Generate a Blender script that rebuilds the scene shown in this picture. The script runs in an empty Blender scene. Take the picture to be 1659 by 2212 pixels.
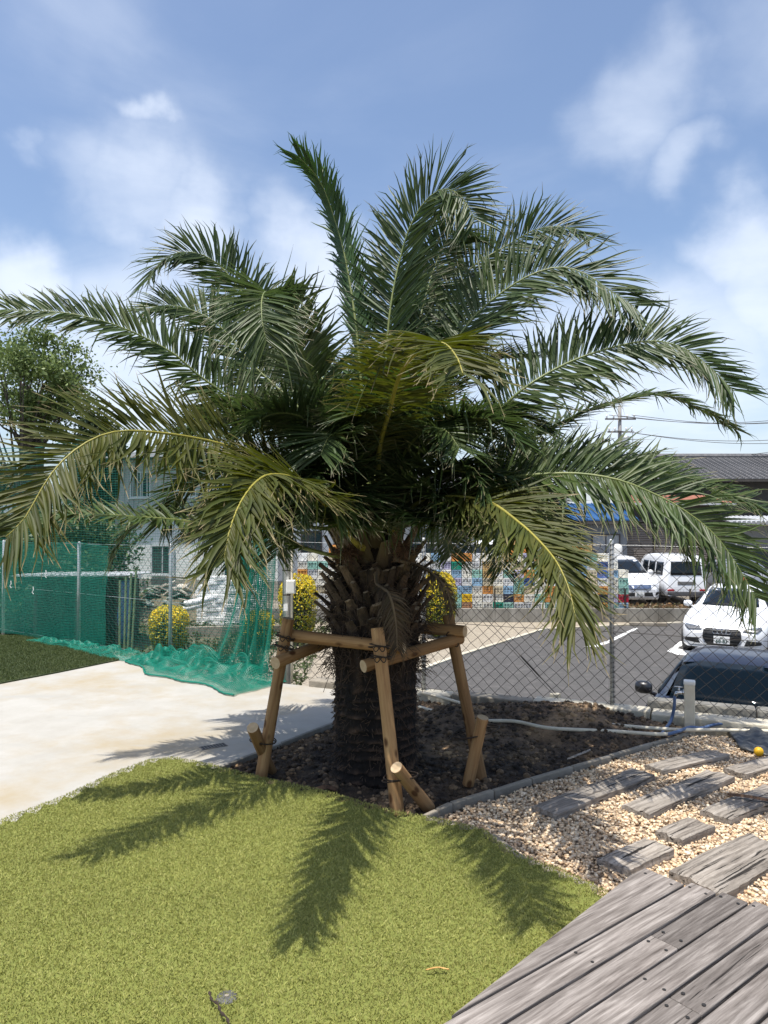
import bpy, bmesh, math, random
import numpy as np
from mathutils import Vector, Matrix
from mathutils.bvhtree import BVHTree

rng = np.random.default_rng(11)
random.seed(7)
R = math.radians
scene = bpy.context.scene

# ------------------------------------------------------------------ camera
CAM = Vector((0, 0, 1.73))
PITCH = math.atan(28 / 1566)
cd = bpy.data.cameras.new('camera')
cam = bpy.data.objects.new('camera', cd)
scene.collection.objects.link(cam)
cam.location = CAM
cam.rotation_euler = (R(90) + PITCH, 0, 0)
cd.sensor_fit = 'VERTICAL'
cd.sensor_height = 36
cd.lens = 36 * 1566 / 2212
cd.clip_start = 0.05
cd.clip_end = 2000
scene.camera = cam

# ------------------------------------------------------------------ sun, sky, exposure
SUN_EL = R(75)
SH = Vector((0.6, 0.8)).normalized()          # direction in which shadows fall
sun_dir = Vector((-SH.x * math.cos(SUN_EL), -SH.y * math.cos(SUN_EL), math.sin(SUN_EL)))
sl = bpy.data.lights.new('sun', 'SUN')
sl.energy = 4.5
sl.angle = R(0.55)
sl.color = (1.0, 0.955, 0.88)
so = bpy.data.objects.new('sun', sl)
scene.collection.objects.link(so)
so.rotation_euler = (-sun_dir).to_track_quat('-Z', 'Y').to_euler()
so.location = (-6, -8, 30)

world = bpy.data.worlds.new('World')
scene.world = world
world.use_nodes = True
wt = world.node_tree
wt.nodes.clear()
def wn(t, **k):
    n = wt.nodes.new(t)
    for a, b in k.items():
        setattr(n, a, b)
    return n
wl = wt.links.new
sky = wn('ShaderNodeTexSky', sky_type='NISHITA', sun_disc=False, sun_elevation=SUN_EL,
         sun_rotation=math.atan2(sun_dir.x, sun_dir.y), altitude=50, air_density=1.0, dust_density=2.2, ozone_density=2.2)
bg1 = wn('ShaderNodeBackground'); bg1.inputs['Strength'].default_value = 0.15
wl(sky.outputs[0], bg1.inputs['Color'])
tc = wn('ShaderNodeTexCoord')
sep = wn('ShaderNodeSeparateXYZ'); wl(tc.outputs['Generated'], sep.inputs[0])
def wmath(op, a, b=None, clamp=False):
    n = wn('ShaderNodeMath', operation=op, use_clamp=clamp)
    for i, v in enumerate((a, b)):
        if v is None: continue
        if isinstance(v, (int, float)): n.inputs[i].default_value = v
        else: wl(v, n.inputs[i])
    return n.outputs[0]
# clouds lie on a flat layer high up: the view direction meets it at xy / z
den = wmath('ADD', wmath('MAXIMUM', sep.outputs[2], 0.0), 0.16)
px = wmath('DIVIDE', sep.outputs[0], den); py = wmath('DIVIDE', sep.outputs[1], den)
comb = wn('ShaderNodeCombineXYZ'); wl(px, comb.inputs[0]); wl(py, comb.inputs[1]); comb.inputs[2].default_value = 3.7
n1 = wn('ShaderNodeTexNoise'); n1.inputs['Scale'].default_value = 1.9; n1.inputs['Detail'].default_value = 9; n1.inputs['Roughness'].default_value = 0.55; n1.inputs['Distortion'].default_value = 0.4
wl(comb.outputs[0], n1.inputs['Vector'])
n2 = wn('ShaderNodeTexNoise'); n2.inputs['Scale'].default_value = 0.75; n2.inputs['Detail'].default_value = 3
wl(comb.outputs[0], n2.inputs['Vector'])
# single cumulus puffs: direction, angular size, weight
def vdir(px_, py_):
    x, y = (px_ - 829.5) / 1566, (1106 - py_) / 1566
    return Vector((x, math.cos(PITCH) - y * math.sin(PITCH), math.sin(PITCH) + y * math.cos(PITCH))).normalized()
nw = wn('ShaderNodeTexNoise'); nw.inputs['Scale'].default_value = 9; nw.inputs['Detail'].default_value = 5
wl(tc.outputs['Generated'], nw.inputs['Vector'])
wv = wn('ShaderNodeVectorMath', operation='MULTIPLY_ADD'); wl(nw.outputs['Color'], wv.inputs[0]); wv.inputs[1].default_value = (0.16, 0.16, 0.16); wv.inputs[2].default_value = (-0.08, -0.08, -0.08)
wd = wn('ShaderNodeVectorMath', operation='ADD'); wl(tc.outputs['Generated'], wd.inputs[0]); wl(wv.outputs[0], wd.inputs[1])
puffs = [(300, 430, .075, .27), (410, 480, .075, .33), (215, 385, .06, .2), (325, 290, .026, .26), (85, 320, .03, .22), (20, 590, .07, .42), (660, 610, .09, .4), (600, 720, .1, .3),
         (1430, 215, .08, .28), (1340, 260, .06, .2), (1505, 335, .045, .26), (1590, 550, .075, .42), (1640, 640, .09, .4), (1500, 720, .12, .3), (1640, 120, .09, .16), (200, 20, .08, .12), (300, 800, .16, .28), (1300, 800, .2, .25)]
acc = None
for (a, b, r, wgt) in puffs:
    d = vdir(a, b)
    dn = wn('ShaderNodeVectorMath', operation='DISTANCE'); wl(wd.outputs[0], dn.inputs[0]); dn.inputs[1].default_value = d
    mr = wn('ShaderNodeMapRange', interpolation_type='SMOOTHERSTEP'); wl(dn.outputs['Value'], mr.inputs['Value'])
    mr.inputs['From Min'].default_value = r * 1.5; mr.inputs['From Max'].default_value = 0
    mr.inputs['To Min'].default_value = 0; mr.inputs['To Max'].default_value = wgt
    acc = mr.outputs[0] if acc is None else wmath('MAXIMUM', acc, mr.outputs[0])
mass = wmath('ADD', wmath('MULTIPLY', n1.outputs['Fac'], 0.5), wmath('MULTIPLY', n2.outputs['Fac'], 0.28))
mass = wmath('ADD', mass, acc)
haze_low = wn('ShaderNodeMapRange'); wl(sep.outputs[2], haze_low.inputs['Value'])
haze_low.inputs['From Min'].default_value = 0.32; haze_low.inputs['From Max'].default_value = 0.0; haze_low.inputs['To Min'].default_value = 0; haze_low.inputs['To Max'].default_value = 0.2
mass = wmath('ADD', mass, haze_low.outputs[0])
ramp = wn('ShaderNodeMapRange', interpolation_type='SMOOTHSTEP'); wl(mass, ramp.inputs['Value'])
ramp.inputs['From Min'].default_value = 0.33; ramp.inputs['From Max'].default_value = 0.92; ramp.inputs['To Max'].default_value = 0.78
bg2 = wn('ShaderNodeBackground'); bg2.inputs['Color'].default_value = (0.79, 0.85, 0.95, 1); bg2.inputs['Strength'].default_value = 1.0
mixw = wn('ShaderNodeMixShader'); wl(ramp.outputs[0], mixw.inputs[0]); wl(bg1.outputs[0], mixw.inputs[1]); wl(bg2.outputs[0], mixw.inputs[2])
wo = wn('ShaderNodeOutputWorld'); wl(mixw.outputs[0], wo.inputs[0])

vs = scene.view_settings
vs.view_transform = 'Standard'; vs.look = 'None'; vs.exposure = 0.4; vs.gamma = 1; vs.use_curve_mapping = False
scene.render.engine = 'CYCLES'
scene.cycles.use_denoising = True
scene.cycles.max_bounces = 8
scene.cycles.transparent_max_bounces = 12
scene.cycles.sample_clamp_indirect = 6

# ------------------------------------------------------------------ helpers
def at(px, py, depth):
    """world point at a measured picture position and a real distance along +Y"""
    x, y = (px - 829.5) / 1566, (1106 - py) / 1566
    d = Vector((x, math.cos(PITCH) - y * math.sin(PITCH), math.sin(PITCH) + y * math.cos(PITCH)))
    return CAM + d * (depth / d.y)
def on(px, py, z=0.0):
    """world point on the level z"""
    x, y = (px - 829.5) / 1566, (1106 - py) / 1566
    d = Vector((x, math.cos(PITCH) - y * math.sin(PITCH), math.sin(PITCH) + y * math.cos(PITCH)))
    return CAM + d * ((z - CAM.z) / d.z)

def link(o, parent=None):
    scene.collection.objects.link(o)
    if parent is not None: o.parent = parent
    return o
def tag(o, label=None, cat=None, group=None, kind=None):
    if label: o['label'] = label
    if cat: o['category'] = cat
    if group: o['group'] = group
    if kind: o['kind'] = kind
    return o
def empty(name, loc=(0, 0, 0), rz=0, label=None, cat=None, group=None):
    o = bpy.data.objects.new(name, None)
    o.empty_display_size = .1
    o.location = loc; o.rotation_euler = (0, 0, rz)
    link(o)
    return tag(o, label, cat, group)
def mesh_obj(name, verts, faces, mats, parent=None, smooth=False, midx=None):
    me = bpy.data.meshes.new(name)
    me.from_pydata([tuple(v) for v in verts], [], faces)
    if not isinstance(mats, (list, tuple)): mats = [mats]
    for m in mats: me.materials.append(m)
    if midx is not None: me.polygons.foreach_set('material_index', midx)
    if smooth: me.polygons.foreach_set('use_smooth', [True] * len(me.polygons))
    me.update()
    return link(bpy.data.objects.new(name, me), parent)
def np_obj(name, V, T, mats, parent=None, smooth=False, uv=None, col=None):
    """triangle / quad mesh straight from numpy arrays"""
    V = np.asarray(V, np.float32).reshape(-1, 3); T = np.asarray(T, np.int32)
    k = T.shape[1]
    me = bpy.data.meshes.new(name)
    me.vertices.add(len(V)); me.vertices.foreach_set('co', V.ravel())
    me.loops.add(T.size); me.loops.foreach_set('vertex_index', T.ravel())
    me.polygons.add(len(T)); me.polygons.foreach_set('loop_start', np.arange(0, T.size, k, dtype=np.int32))
    if smooth: me.polygons.foreach_set('use_smooth', np.ones(len(T), bool))
    if not isinstance(mats, (list, tuple)): mats = [mats]
    for m in mats: me.materials.append(m)
    if uv is not None:
        l = me.uv_layers.new(name='UVMap'); l.data.foreach_set('uv', np.asarray(uv, np.float32)[T.ravel()].ravel())
    if col is not None:
        a = me.color_attributes.new('tint', 'FLOAT_COLOR', 'POINT')
        c = np.ones((len(V), 4), np.float32); c[:, :3] = np.asarray(col, np.float32).reshape(-1, 3) if np.ndim(col) > 1 else np.asarray(col)[:, None]
        a.data.foreach_set('color', c.ravel())
    me.update(calc_edges=True); me.validate()
    return link(bpy.data.objects.new(name, me), parent)

class MB:
    def __init__(s): s.v = []; s.f = []; s.m = []
    def add(s, v, f, mi=0):
        n = len(s.v); s.v += [Vector(p) for p in v]; s.f += [[i + n for i in q] for q in f]; s.m += [mi] * len(f); return s
    def box(s, c, size, rz=0, mi=0, M=None):
        x, y, z = size[0] / 2, size[1] / 2, size[2] / 2
        m = M if M else Matrix.Translation(c) @ Matrix.Rotation(rz, 4, 'Z')
        p = [m @ Vector(q) for q in [(-x, -y, -z), (x, -y, -z), (x, y, -z), (-x, y, -z), (-x, -y, z), (x, -y, z), (x, y, z), (-x, y, z)]]
        return s.add(p, [(3, 2, 1, 0), (4, 5, 6, 7), (0, 1, 5, 4), (1, 2, 6, 5), (2, 3, 7, 6), (3, 0, 4, 7)], mi)
    def prism(s, poly, z0, z1, mi=0):
        n = len(poly)
        a = sum(poly[i][0] * poly[(i + 1) % n][1] - poly[(i + 1) % n][0] * poly[i][1] for i in range(n))
        if a < 0: poly = poly[::-1]
        p = [(q[0], q[1], z0) for q in poly] + [(q[0], q[1], z1) for q in poly]
        return s.add(p, [list(range(n))[::-1], list(range(n, 2 * n))] + [(i, (i + 1) % n, n + (i + 1) % n, n + i) for i in range(n)], mi)
    def tube(s, pts, rad, sides=8, caps=True, mi=0):
        pts = [Vector(p) for p in pts]; n = len(pts)
        if not isinstance(rad, (list, tuple)): rad = [rad] * n
        vs_ = []; ref = None
        for i in range(n):
            t = (pts[min(i + 1, n - 1)] - pts[max(i - 1, 0)]).normalized()
            if ref is None:
                ref = t.cross(Vector((0, 0, 1)))
                if ref.length < .1: ref = t.cross(Vector((1, 0, 0)))
            ref = (ref - t * ref.dot(t)).normalized(); b = t.cross(ref)
            for k in range(sides):
                a = 2 * math.pi * k / sides
                vs_.append(pts[i] + (ref * math.cos(a) + b * math.sin(a)) * rad[i])
        f = []
        for i in range(n - 1):
            for k in range(sides):
                k2 = (k + 1) % sides
                f.append((i * sides + k, i * sides + k2, (i + 1) * sides + k2, (i + 1) * sides + k))
        if caps: f += [list(range(sides))[::-1], list(range((n - 1) * sides, n * sides))]
        return s.add(vs_, f, mi)
    def lathe(s, prof, c=(0, 0, 0), sides=16, mi=0, M=None):
        v = []; n = len(prof)
        for r, z in prof:
            for k in range(sides):
                a = 2 * math.pi * k / sides
                q = Vector((r * math.cos(a), r * math.sin(a), z))
                v.append(M @ q if M else q + Vector(c))
        f = [(i * sides + k, i * sides + (k + 1) % sides, (i + 1) * sides + (k + 1) % sides, (i + 1) * sides + k) for i in range(n - 1) for k in range(sides)]
        f += [list(range(sides))[::-1], list(range((n - 1) * sides, n * sides))]
        return s.add(v, f, mi)
    def build(s, name, mats, parent=None, smooth=False, bevel=0):
        o = mesh_obj(name, s.v, s.f, mats, parent, smooth, s.m if isinstance(mats, (list, tuple)) and len(mats) > 1 else None)
        if bevel:
            b = o.modifiers.new('bevel', 'BEVEL'); b.width = bevel; b.segments = 2; b.limit_method = 'ANGLE'
        return o
def catmull(P, n):
    P = [Vector(p) for p in P]
    Q = [P[0] * 2 - P[1]] + P + [P[-1] * 2 - P[-2]]
    out = []
    m = len(P) - 1
    for k in range(n):
        t = k / (n - 1) * m; i = min(int(t), m - 1); u = t - i
        a, b, c, d = Q[i:i + 4]
        out.append(0.5 * ((2 * b) + (c - a) * u + (2 * a - 5 * b + 4 * c - d) * u * u + (3 * b - a - 3 * c + d) * u ** 3))
    L = [0]
    for i in range(1, n): L.append(L[-1] + (out[i] - out[i - 1]).length)
    res = []; j = 0
    for k in range(n):
        s_ = L[-1] * k / (n - 1)
        while j < n - 2 and L[j + 1] < s_: j += 1
        u = (s_ - L[j]) / max(L[j + 1] - L[j], 1e-9)
        res.append(out[j].lerp(out[j + 1], min(max(u, 0), 1)))
    return res, L[-1]
def in_poly(P, poly):
    x, y = P[:, 0], P[:, 1]; r = np.zeros(len(P), bool); n = len(poly)
    for i in range(n):
        x1, y1 = poly[i][:2]; x2, y2 = poly[(i + 1) % n][:2]
        c = (y1 > y) != (y2 > y)
        r ^= c & (x < (x2 - x1) * (y - y1) / ((y2 - y1) if y2 != y1 else 1e-9) + x1)
    return r
def copy_tree(o, parent=None):
    c = o.copy(); scene.collection.objects.link(c)
    c.parent = parent
    for ch in list(o.children): copy_tree(ch, c)
    return c
def vnoise(P, seed=0, octv=3):
    """cheap smooth noise from sines, P (n,2|3)"""
    r = np.random.default_rng(seed); out = np.zeros(len(P)); amp = 1; f = 1; tot = 0
    for _ in range(octv):
        for _k in range(4):
            k = r.normal(size=P.shape[1]) * f; out += amp * np.sin(P @ k * 2.2 + r.uniform(0, 6.28)) / 4
        tot += amp; amp *= .5; f *= 2.1
    return out / tot

# ------------------------------------------------------------------ materials
def new_mat(name):
    m = bpy.data.materials.new(name); m.use_nodes = True
    nt = m.node_tree; return m, nt, nt.nodes['Principled BSDF']
def C3(c): return (c[0], c[1], c[2], 1)
def ramp_node(nt, stops):
    r = nt.nodes.new('ShaderNodeValToRGB'); e = r.color_ramp.elements
    while len(e) < len(stops): e.new(0.5)
    for i, (p, c) in enumerate(stops): e[i].position = p; e[i].color = C3(c)
    return r
def mat(name, c1, c2=None, rough=.7, scale=6, detail=4, stretch=(1, 1, 1), bump=0, bscale=None, c3=None, metal=0, spec=.5, attr=False, pos=(.35, .65), coat=0, rnd=0, trans=0, bdist=.01):
    """mottled colour: noise blends c1 and c2 (c3 as large stains), bump from a finer noise"""
    m, nt, b = new_mat(name); N = nt.nodes; L = nt.links.new
    b.inputs['Roughness'].default_value = rough; b.inputs['Metallic'].default_value = metal
    b.inputs['Specular IOR Level'].default_value = spec
    if coat: b.inputs['Coat Weight'].default_value = coat; b.inputs['Coat Roughness'].default_value = .04
    t = N.new('ShaderNodeTexCoord'); mp = N.new('ShaderNodeMapping'); mp.inputs['Scale'].default_value = stretch
    L(t.outputs['Object'], mp.inputs[0])
    col = None
    if c2 is None:
        rg = N.new('ShaderNodeRGB'); rg.outputs[0].default_value = C3(c1); col = rg.outputs[0]
    else:
        n = N.new('ShaderNodeTexNoise'); n.inputs['Scale'].default_value = scale; n.inputs['Detail'].default_value = detail; n.inputs['Roughness'].default_value = .62
        L(mp.outputs[0], n.inputs['Vector'])
        r = ramp_node(nt, [(pos[0], c1), (pos[1], c2)]); L(n.outputs['Fac'], r.inputs[0]); col = r.outputs[0]
        if c3 is not None:
            n3 = N.new('ShaderNodeTexNoise'); n3.inputs['Scale'].default_value = scale * .17; n3.inputs['Detail'].default_value = 6
            L(mp.outputs[0], n3.inputs['Vector'])
            mr = N.new('ShaderNodeMapRange'); L(n3.outputs['Fac'], mr.inputs[0]); mr.inputs[1].default_value = .48; mr.inputs[2].default_value = .72
            mx = N.new('ShaderNodeMix'); mx.data_type = 'RGBA'; L(mr.outputs[0], mx.inputs[0]); L(col, mx.inputs[6]); mx.inputs[7].default_value = C3(c3); col = mx.outputs[2]
    if attr:
        a = N.new('ShaderNodeAttribute'); a.attribute_name = 'tint'
        mx = N.new('ShaderNodeMix'); mx.data_type = 'RGBA'; mx.blend_type = 'MULTIPLY'; mx.inputs[0].default_value = 1
        L(col, mx.inputs[6]); L(a.outputs['Color'], mx.inputs[7]); col = mx.outputs[2]
    if rnd:
        oi = N.new('ShaderNodeObjectInfo'); hs = N.new('ShaderNodeHueSaturation')
        mr = N.new('ShaderNodeMapRange'); L(oi.outputs['Random'], mr.inputs[0]); mr.inputs[3].default_value = 1 - rnd; mr.inputs[4].default_value = 1 + rnd
        L(mr.outputs[0], hs.inputs['Value']); L(col, hs.inputs['Color']); col = hs.outputs[0]
    L(col, b.inputs['Base Color'])
    if bump:
        nb = N.new('ShaderNodeTexNoise'); nb.inputs['Scale'].default_value = bscale or scale * 4; nb.inputs['Detail'].default_value = 5
        L(mp.outputs[0], nb.inputs['Vector'])
        bp = N.new('ShaderNodeBump'); bp.inputs['Strength'].default_value = bump; bp.inputs['Distance'].default_value = bdist
        L(nb.outputs['Fac'], bp.inputs['Height']); L(bp.outputs[0], b.inputs['Normal'])
    if trans:
        o = N['Material Output']; tr = N.new('ShaderNodeBsdfTranslucent'); mx = N.new('ShaderNodeMixShader'); mx.inputs[0].default_value = trans
        L(col, tr.inputs[0]); L(b.outputs[0], mx.inputs[1]); L(tr.outputs[0], mx.inputs[2]); L(mx.outputs[0], o.inputs['Surface'])
    return m
def wood_mat(name, light, dark, mid, crack=.5, scale=14, rough=.85, bump=.6, knots=False, cdark=None, rnd=.12):
    """grain along local X with cracks"""
    m, nt, b = new_mat(name); N = nt.nodes; L = nt.links.new
    b.inputs['Roughness'].default_value = rough; b.inputs['Specular IOR Level'].default_value = .25
    t = N.new('ShaderNodeTexCoord'); oi = N.new('ShaderNodeObjectInfo')
    ad = N.new('ShaderNodeVectorMath'); ad.operation = 'ADD'; L(t.outputs['Object'], ad.inputs[0])
    ml = N.new('ShaderNodeMath'); ml.operation = 'MULTIPLY'; ml.inputs[1].default_value = 37; L(oi.outputs['Random'], ml.inputs[0]); L(ml.outputs[0], ad.inputs[1])
    def nz(sc, st, det=6, dist=0.3):
        mp = N.new('ShaderNodeMapping'); mp.inputs['Scale'].default_value = st; L(ad.outputs[0], mp.inputs[0])
        n = N.new('ShaderNodeTexNoise'); n.inputs['Scale'].default_value = sc; n.inputs['Detail'].default_value = det; n.inputs['Distortion'].default_value = dist; n.inputs['Roughness'].default_value = .65
        L(mp.outputs[0], n.inputs['Vector']); return n
    g = nz(scale, (.06, 1, 1)); r = ramp_node(nt, [(.28, dark), (.5, mid), (.72, light)]); L(g.outputs['Fac'], r.inputs[0]); col = r.outputs[0]
    big = nz(2.2, (.35, 1, 1), 4); mr = N.new('ShaderNodeMapRange'); L(big.outputs['Fac'], mr.inputs[0]); mr.inputs[1].default_value = .3; mr.inputs[2].default_value = .7; mr.inputs[3].default_value = .72; mr.inputs[4].default_value = 1.18
    hs = N.new('ShaderNodeHueSaturation'); L(mr.outputs[0], hs.inputs['Value']); L(col, hs.inputs['Color']); col = hs.outputs[0]
    ck = nz(min(scale, 30) * 1.4, (.045, 1, 1), 3, .6); cr = N.new('ShaderNodeMapRange'); L(ck.outputs['Fac'], cr.inputs[0]); cr.inputs[1].default_value = .40 - .12 * (1 - crack); cr.inputs[2].default_value = .34 - .12 * (1 - crack); cr.inputs[3].default_value = 0; cr.inputs[4].default_value = 1
    mx = N.new('ShaderNodeMix'); mx.data_type = 'RGBA'; L(cr.outputs[0], mx.inputs[0]); L(col, mx.inputs[6]); mx.inputs[7].default_value = C3(cdark or [q * .3 for q in dark]); col = mx.outputs[2]
    if knots:
        mp = N.new('ShaderNodeMapping'); mp.inputs['Scale'].default_value = (6, 11, 11); L(ad.outputs[0], mp.inputs[0])
        v = N.new('ShaderNodeTexVoronoi'); v.inputs['Scale'].default_value = 1.0; v.inputs['Randomness'].default_value = 1; L(mp.outputs[0], v.inputs['Vector'])
        kr = N.new('ShaderNodeMapRange'); L(v.outputs['Distance'], kr.inputs[0]); kr.inputs[1].default_value = .24; kr.inputs[2].default_value = .13
        mk = N.new('ShaderNodeMix'); mk.data_type = 'RGBA'; L(kr.outputs[0], mk.inputs[0]); L(col, mk.inputs[6]); mk.inputs[7].default_value = C3((.10, .045, .018)); col = mk.outputs[2]
    h2 = N.new('ShaderNodeHueSaturation'); m2 = N.new('ShaderNodeMapRange'); L(oi.outputs['Random'], m2.inputs[0]); m2.inputs[3].default_value = 1 - rnd; m2.inputs[4].default_value = 1 + rnd
    L(m2.outputs[0], h2.inputs['Value']); L(col, h2.inputs['Color']); col = h2.outputs[0]
    L(col, b.inputs['Base Color'])
    sub = N.new('ShaderNodeMath'); sub.operation = 'SUBTRACT'; L(g.outputs['Fac'], sub.inputs[0]); L(cr.outputs[0], sub.inputs[1])
    bp = N.new('ShaderNodeBump'); bp.inputs['Strength'].default_value = bump; bp.inputs['Distance'].default_value = .008; L(sub.outputs[0], bp.inputs['Height']); L(bp.outputs[0], b.inputs['Normal'])
    return m

M = {}
M['earth'] = mat('earth', (.10, .085, .055), (.07, .09, .04), scale=.6, rough=.95, bump=.4)
def slab_mat():
    m, nt, b = new_mat('pale_concrete'); N = nt.nodes; L = nt.links.new; b.inputs['Roughness'].default_value = .85
    t = N.new('ShaderNodeTexCoord')
    def nz(sc, det=6, st=(1, 1, 1)):
        mp = N.new('ShaderNodeMapping'); mp.inputs['Scale'].default_value = st; mp.inputs['Rotation'].default_value = (0, 0, .6); L(t.outputs['Object'], mp.inputs[0])
        n = N.new('ShaderNodeTexNoise'); n.inputs['Scale'].default_value = sc; n.inputs['Detail'].default_value = det; n.inputs['Roughness'].default_value = .65; L(mp.outputs[0], n.inputs['Vector']); return n.outputs['Fac']
    def mixc(fac, a, c, lo, hi):
        mr = N.new('ShaderNodeMapRange'); L(fac, mr.inputs[0]); mr.inputs[1].default_value = lo; mr.inputs[2].default_value = hi
        x = N.new('ShaderNodeMix'); x.data_type = 'RGBA'; L(mr.outputs[0], x.inputs[0]); L(a, x.inputs[6]); x.inputs[7].default_value = C3(c); return x.outputs[2]
    r = ramp_node(nt, [(.3, (.345, .328, .288)), (.7, (.415, .40, .365))]); L(nz(3, 9), r.inputs[0]); col = r.outputs[0]
    col = mixc(nz(.9, 7), col, (.345, .29, .20), .47, .66)          # tan stains
    col = mixc(nz(1.6, 8, (.35, 1.6, 1)), col, (.34, .33, .30), .55, .72)   # drag marks
    col = mixc(nz(90, 3), col, (.25, .23, .19), .66, .74)           # grit
    v = N.new('ShaderNodeTexVoronoi'); v.feature = 'DISTANCE_TO_EDGE'; v.inputs['Scale'].default_value = .42
    wv_ = N.new('ShaderNodeVectorMath'); wv_.operation = 'MULTIPLY_ADD'; n0 = N.new('ShaderNodeTexNoise'); n0.inputs['Scale'].default_value = 2.5; n0.inputs['Detail'].default_value = 8; L(t.outputs['Object'], n0.inputs['Vector']); L(n0.outputs['Color'], wv_.inputs[0]); wv_.inputs[1].default_value = (.5, .5, .5); L(t.outputs['Object'], wv_.inputs[2]); L(wv_.outputs[0], v.inputs['Vector'])
    L(col, b.inputs['Base Color'])
    bp = N.new('ShaderNodeBump'); bp.inputs['Strength'].default_value = .25; bp.inputs['Distance'].default_value = .004; L(nz(60, 5), bp.inputs['Height']); L(bp.outputs[0], b.inputs['Normal'])
    return m
M['concrete'] = slab_mat()
M['kerb'] = mat('kerb_concrete', (.22, .195, .155), (.34, .30, .24), scale=9, detail=8, c3=(.15, .125, .09), rough=.9, bump=.5, bscale=70)
M['kerb_pale'] = mat('kerb_pale', (.46, .42, .33), (.58, .54, .44), scale=8, detail=8, c3=(.34, .29, .2), rough=.9, bump=.5, bscale=60)
M['wall_conc'] = mat('wall_concrete', (.17, .16, .135), (.30, .285, .25), scale=5, detail=8, stretch=(1, 1, .35), c3=(.12, .11, .09), rough=.9, bump=.3, bscale=60)
M['asphalt'] = mat('asphalt', (.058, .055, .052), (.085, .08, .075), scale=30, detail=8, c3=(.10, .094, .088), rough=.85, bump=.35, bscale=260, bdist=.004)
M['lot_gravel'] = mat('lot_gravel', (.22, .185, .14), (.40, .35, .27), scale=26, detail=5, rough=.9, bump=.9, bscale=30, bdist=.03)
M['paint'] = mat('road_paint', (.70, .70, .68), (.82, .82, .80), scale=14, rough=.7)
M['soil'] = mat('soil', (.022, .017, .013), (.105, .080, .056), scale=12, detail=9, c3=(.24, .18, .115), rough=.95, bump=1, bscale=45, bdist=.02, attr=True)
M['pebble'] = mat('pebble', (.74, .61, .455), (.87, .765, .60), scale=40, rough=.85, attr=True)
M['gravel_base'] = mat('gravel_base', (.14, .10, .07), (.34, .26, .18), scale=50, rough=.95, bump=.8, bscale=60)
M['turf_base'] = mat('turf_base', (.13, .15, .03), (.18, .20, .045), scale=40, rough=.95)
M['blade'] = mat('turf_blade', (1, 1, 1), rough=.55, attr=True, trans=.25, spec=.3)
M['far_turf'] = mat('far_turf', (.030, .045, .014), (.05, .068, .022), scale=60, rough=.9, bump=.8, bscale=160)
M['deck'] = wood_mat('deck_wood', (.37, .335, .305), (.075, .062, .054), (.20, .176, .158), crack=.45, scale=60, bump=.5, rnd=.3)
M['sleeper'] = wood_mat('sleeper_wood', (.50, .45, .39), (.10, .083, .068), (.31, .272, .23), crack=1.0, scale=50, bump=1, rnd=.22)
M['log'] = wood_mat('log_wood', (.46, .29, .135), (.20, .10, .042), (.345, .195, .085), crack=.25, scale=34, bump=.5, knots=True, rough=.75, rnd=.2)
M['log_end'] = mat('log_end', (.46, .33, .19), (.56, .42, .26), scale=30, rough=.8)
M['rope'] = mat('rope', (.035, .022, .014), rough=.8)
M['galv'] = mat('galvanised', (.42, .43, .43), (.56, .57, .57), scale=20, rough=.45, metal=.6)
M['wire'] = mat('dark_wire', (.028, .025, .022), (.055, .046, .038), scale=9, rough=.6, metal=.3)
M['white_plastic'] = mat('white_plastic', (.72, .71, .66), (.80, .79, .75), scale=9, rough=.4)
M['beige_pipe'] = mat('beige_pipe', (.62, .55, .42), (.70, .64, .50), scale=12, rough=.5)
M['blue_hose'] = mat('blue_hose', (.085, .14, .26), rough=.4)
M['chrome'] = mat('chrome', (.7, .7, .7), rough=.15, metal=1)
M['black_sheet'] = mat('black_sheet', (.018, .02, .022), (.06, .063, .066), scale=14, rough=.5, bump=.3)
M['yellow'] = mat('yellow', (.75, .42, .01), rough=.5)
M['net'] = mat('net', (.004, .20, .135), (.008, .26, .175), scale=3, rough=.5, trans=.3)
M['net_fine'] = mat('net_fine', (.015, .19, .135), (.025, .24, .17), scale=3, rough=.5, trans=.3)

# ================================================================== the ground
LOT = -1.24            # car park level
FAR = -0.90            # ground behind the low wall
POLE = Vector((-1.08, 8.06, 0))
LDIR = Vector((-.815, .58, 0)).normalized()     # left fence, away from the corner pole
RDIR = Vector((4.48, -1.95, 0)).normalized()    # right fence
def lf(t, z=0.0, off=0.0):                      # point along the left fence; off = towards the garden
    n = Vector((-LDIR.y, LDIR.x, 0)) * -1
    n = Vector((-.58, -.815, 0)).normalized()
    p = POLE + LDIR * t + n * off; return Vector((p.x, p.y, z))
def rf(t, z=0.0, off=0.0):
    n = Vector((RDIR.y, -RDIR.x, 0)).normalized()
    p = POLE + RDIR * t + n * off; return Vector((p.x, p.y, z))

def sheet(name, poly, z, m, sub=0):
    o = mesh_obj(name, [(p[0], p[1], z) for p in poly], [list(range(len(poly)))], m); tag(o, kind='structure'); return o
sheet('ground', [(-600, -300), (600, -300), (600, 900), (-600, 900)], LOT - .02, M['earth'])
ter = MB().prism([lf(12)[:2], lf(0)[:2], rf(10)[:2], (9, -4), (-12, -4), (-12, 12)], LOT - .1, -.07).build('terrace', M['kerb'])
tag(ter, kind='structure')

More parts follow.
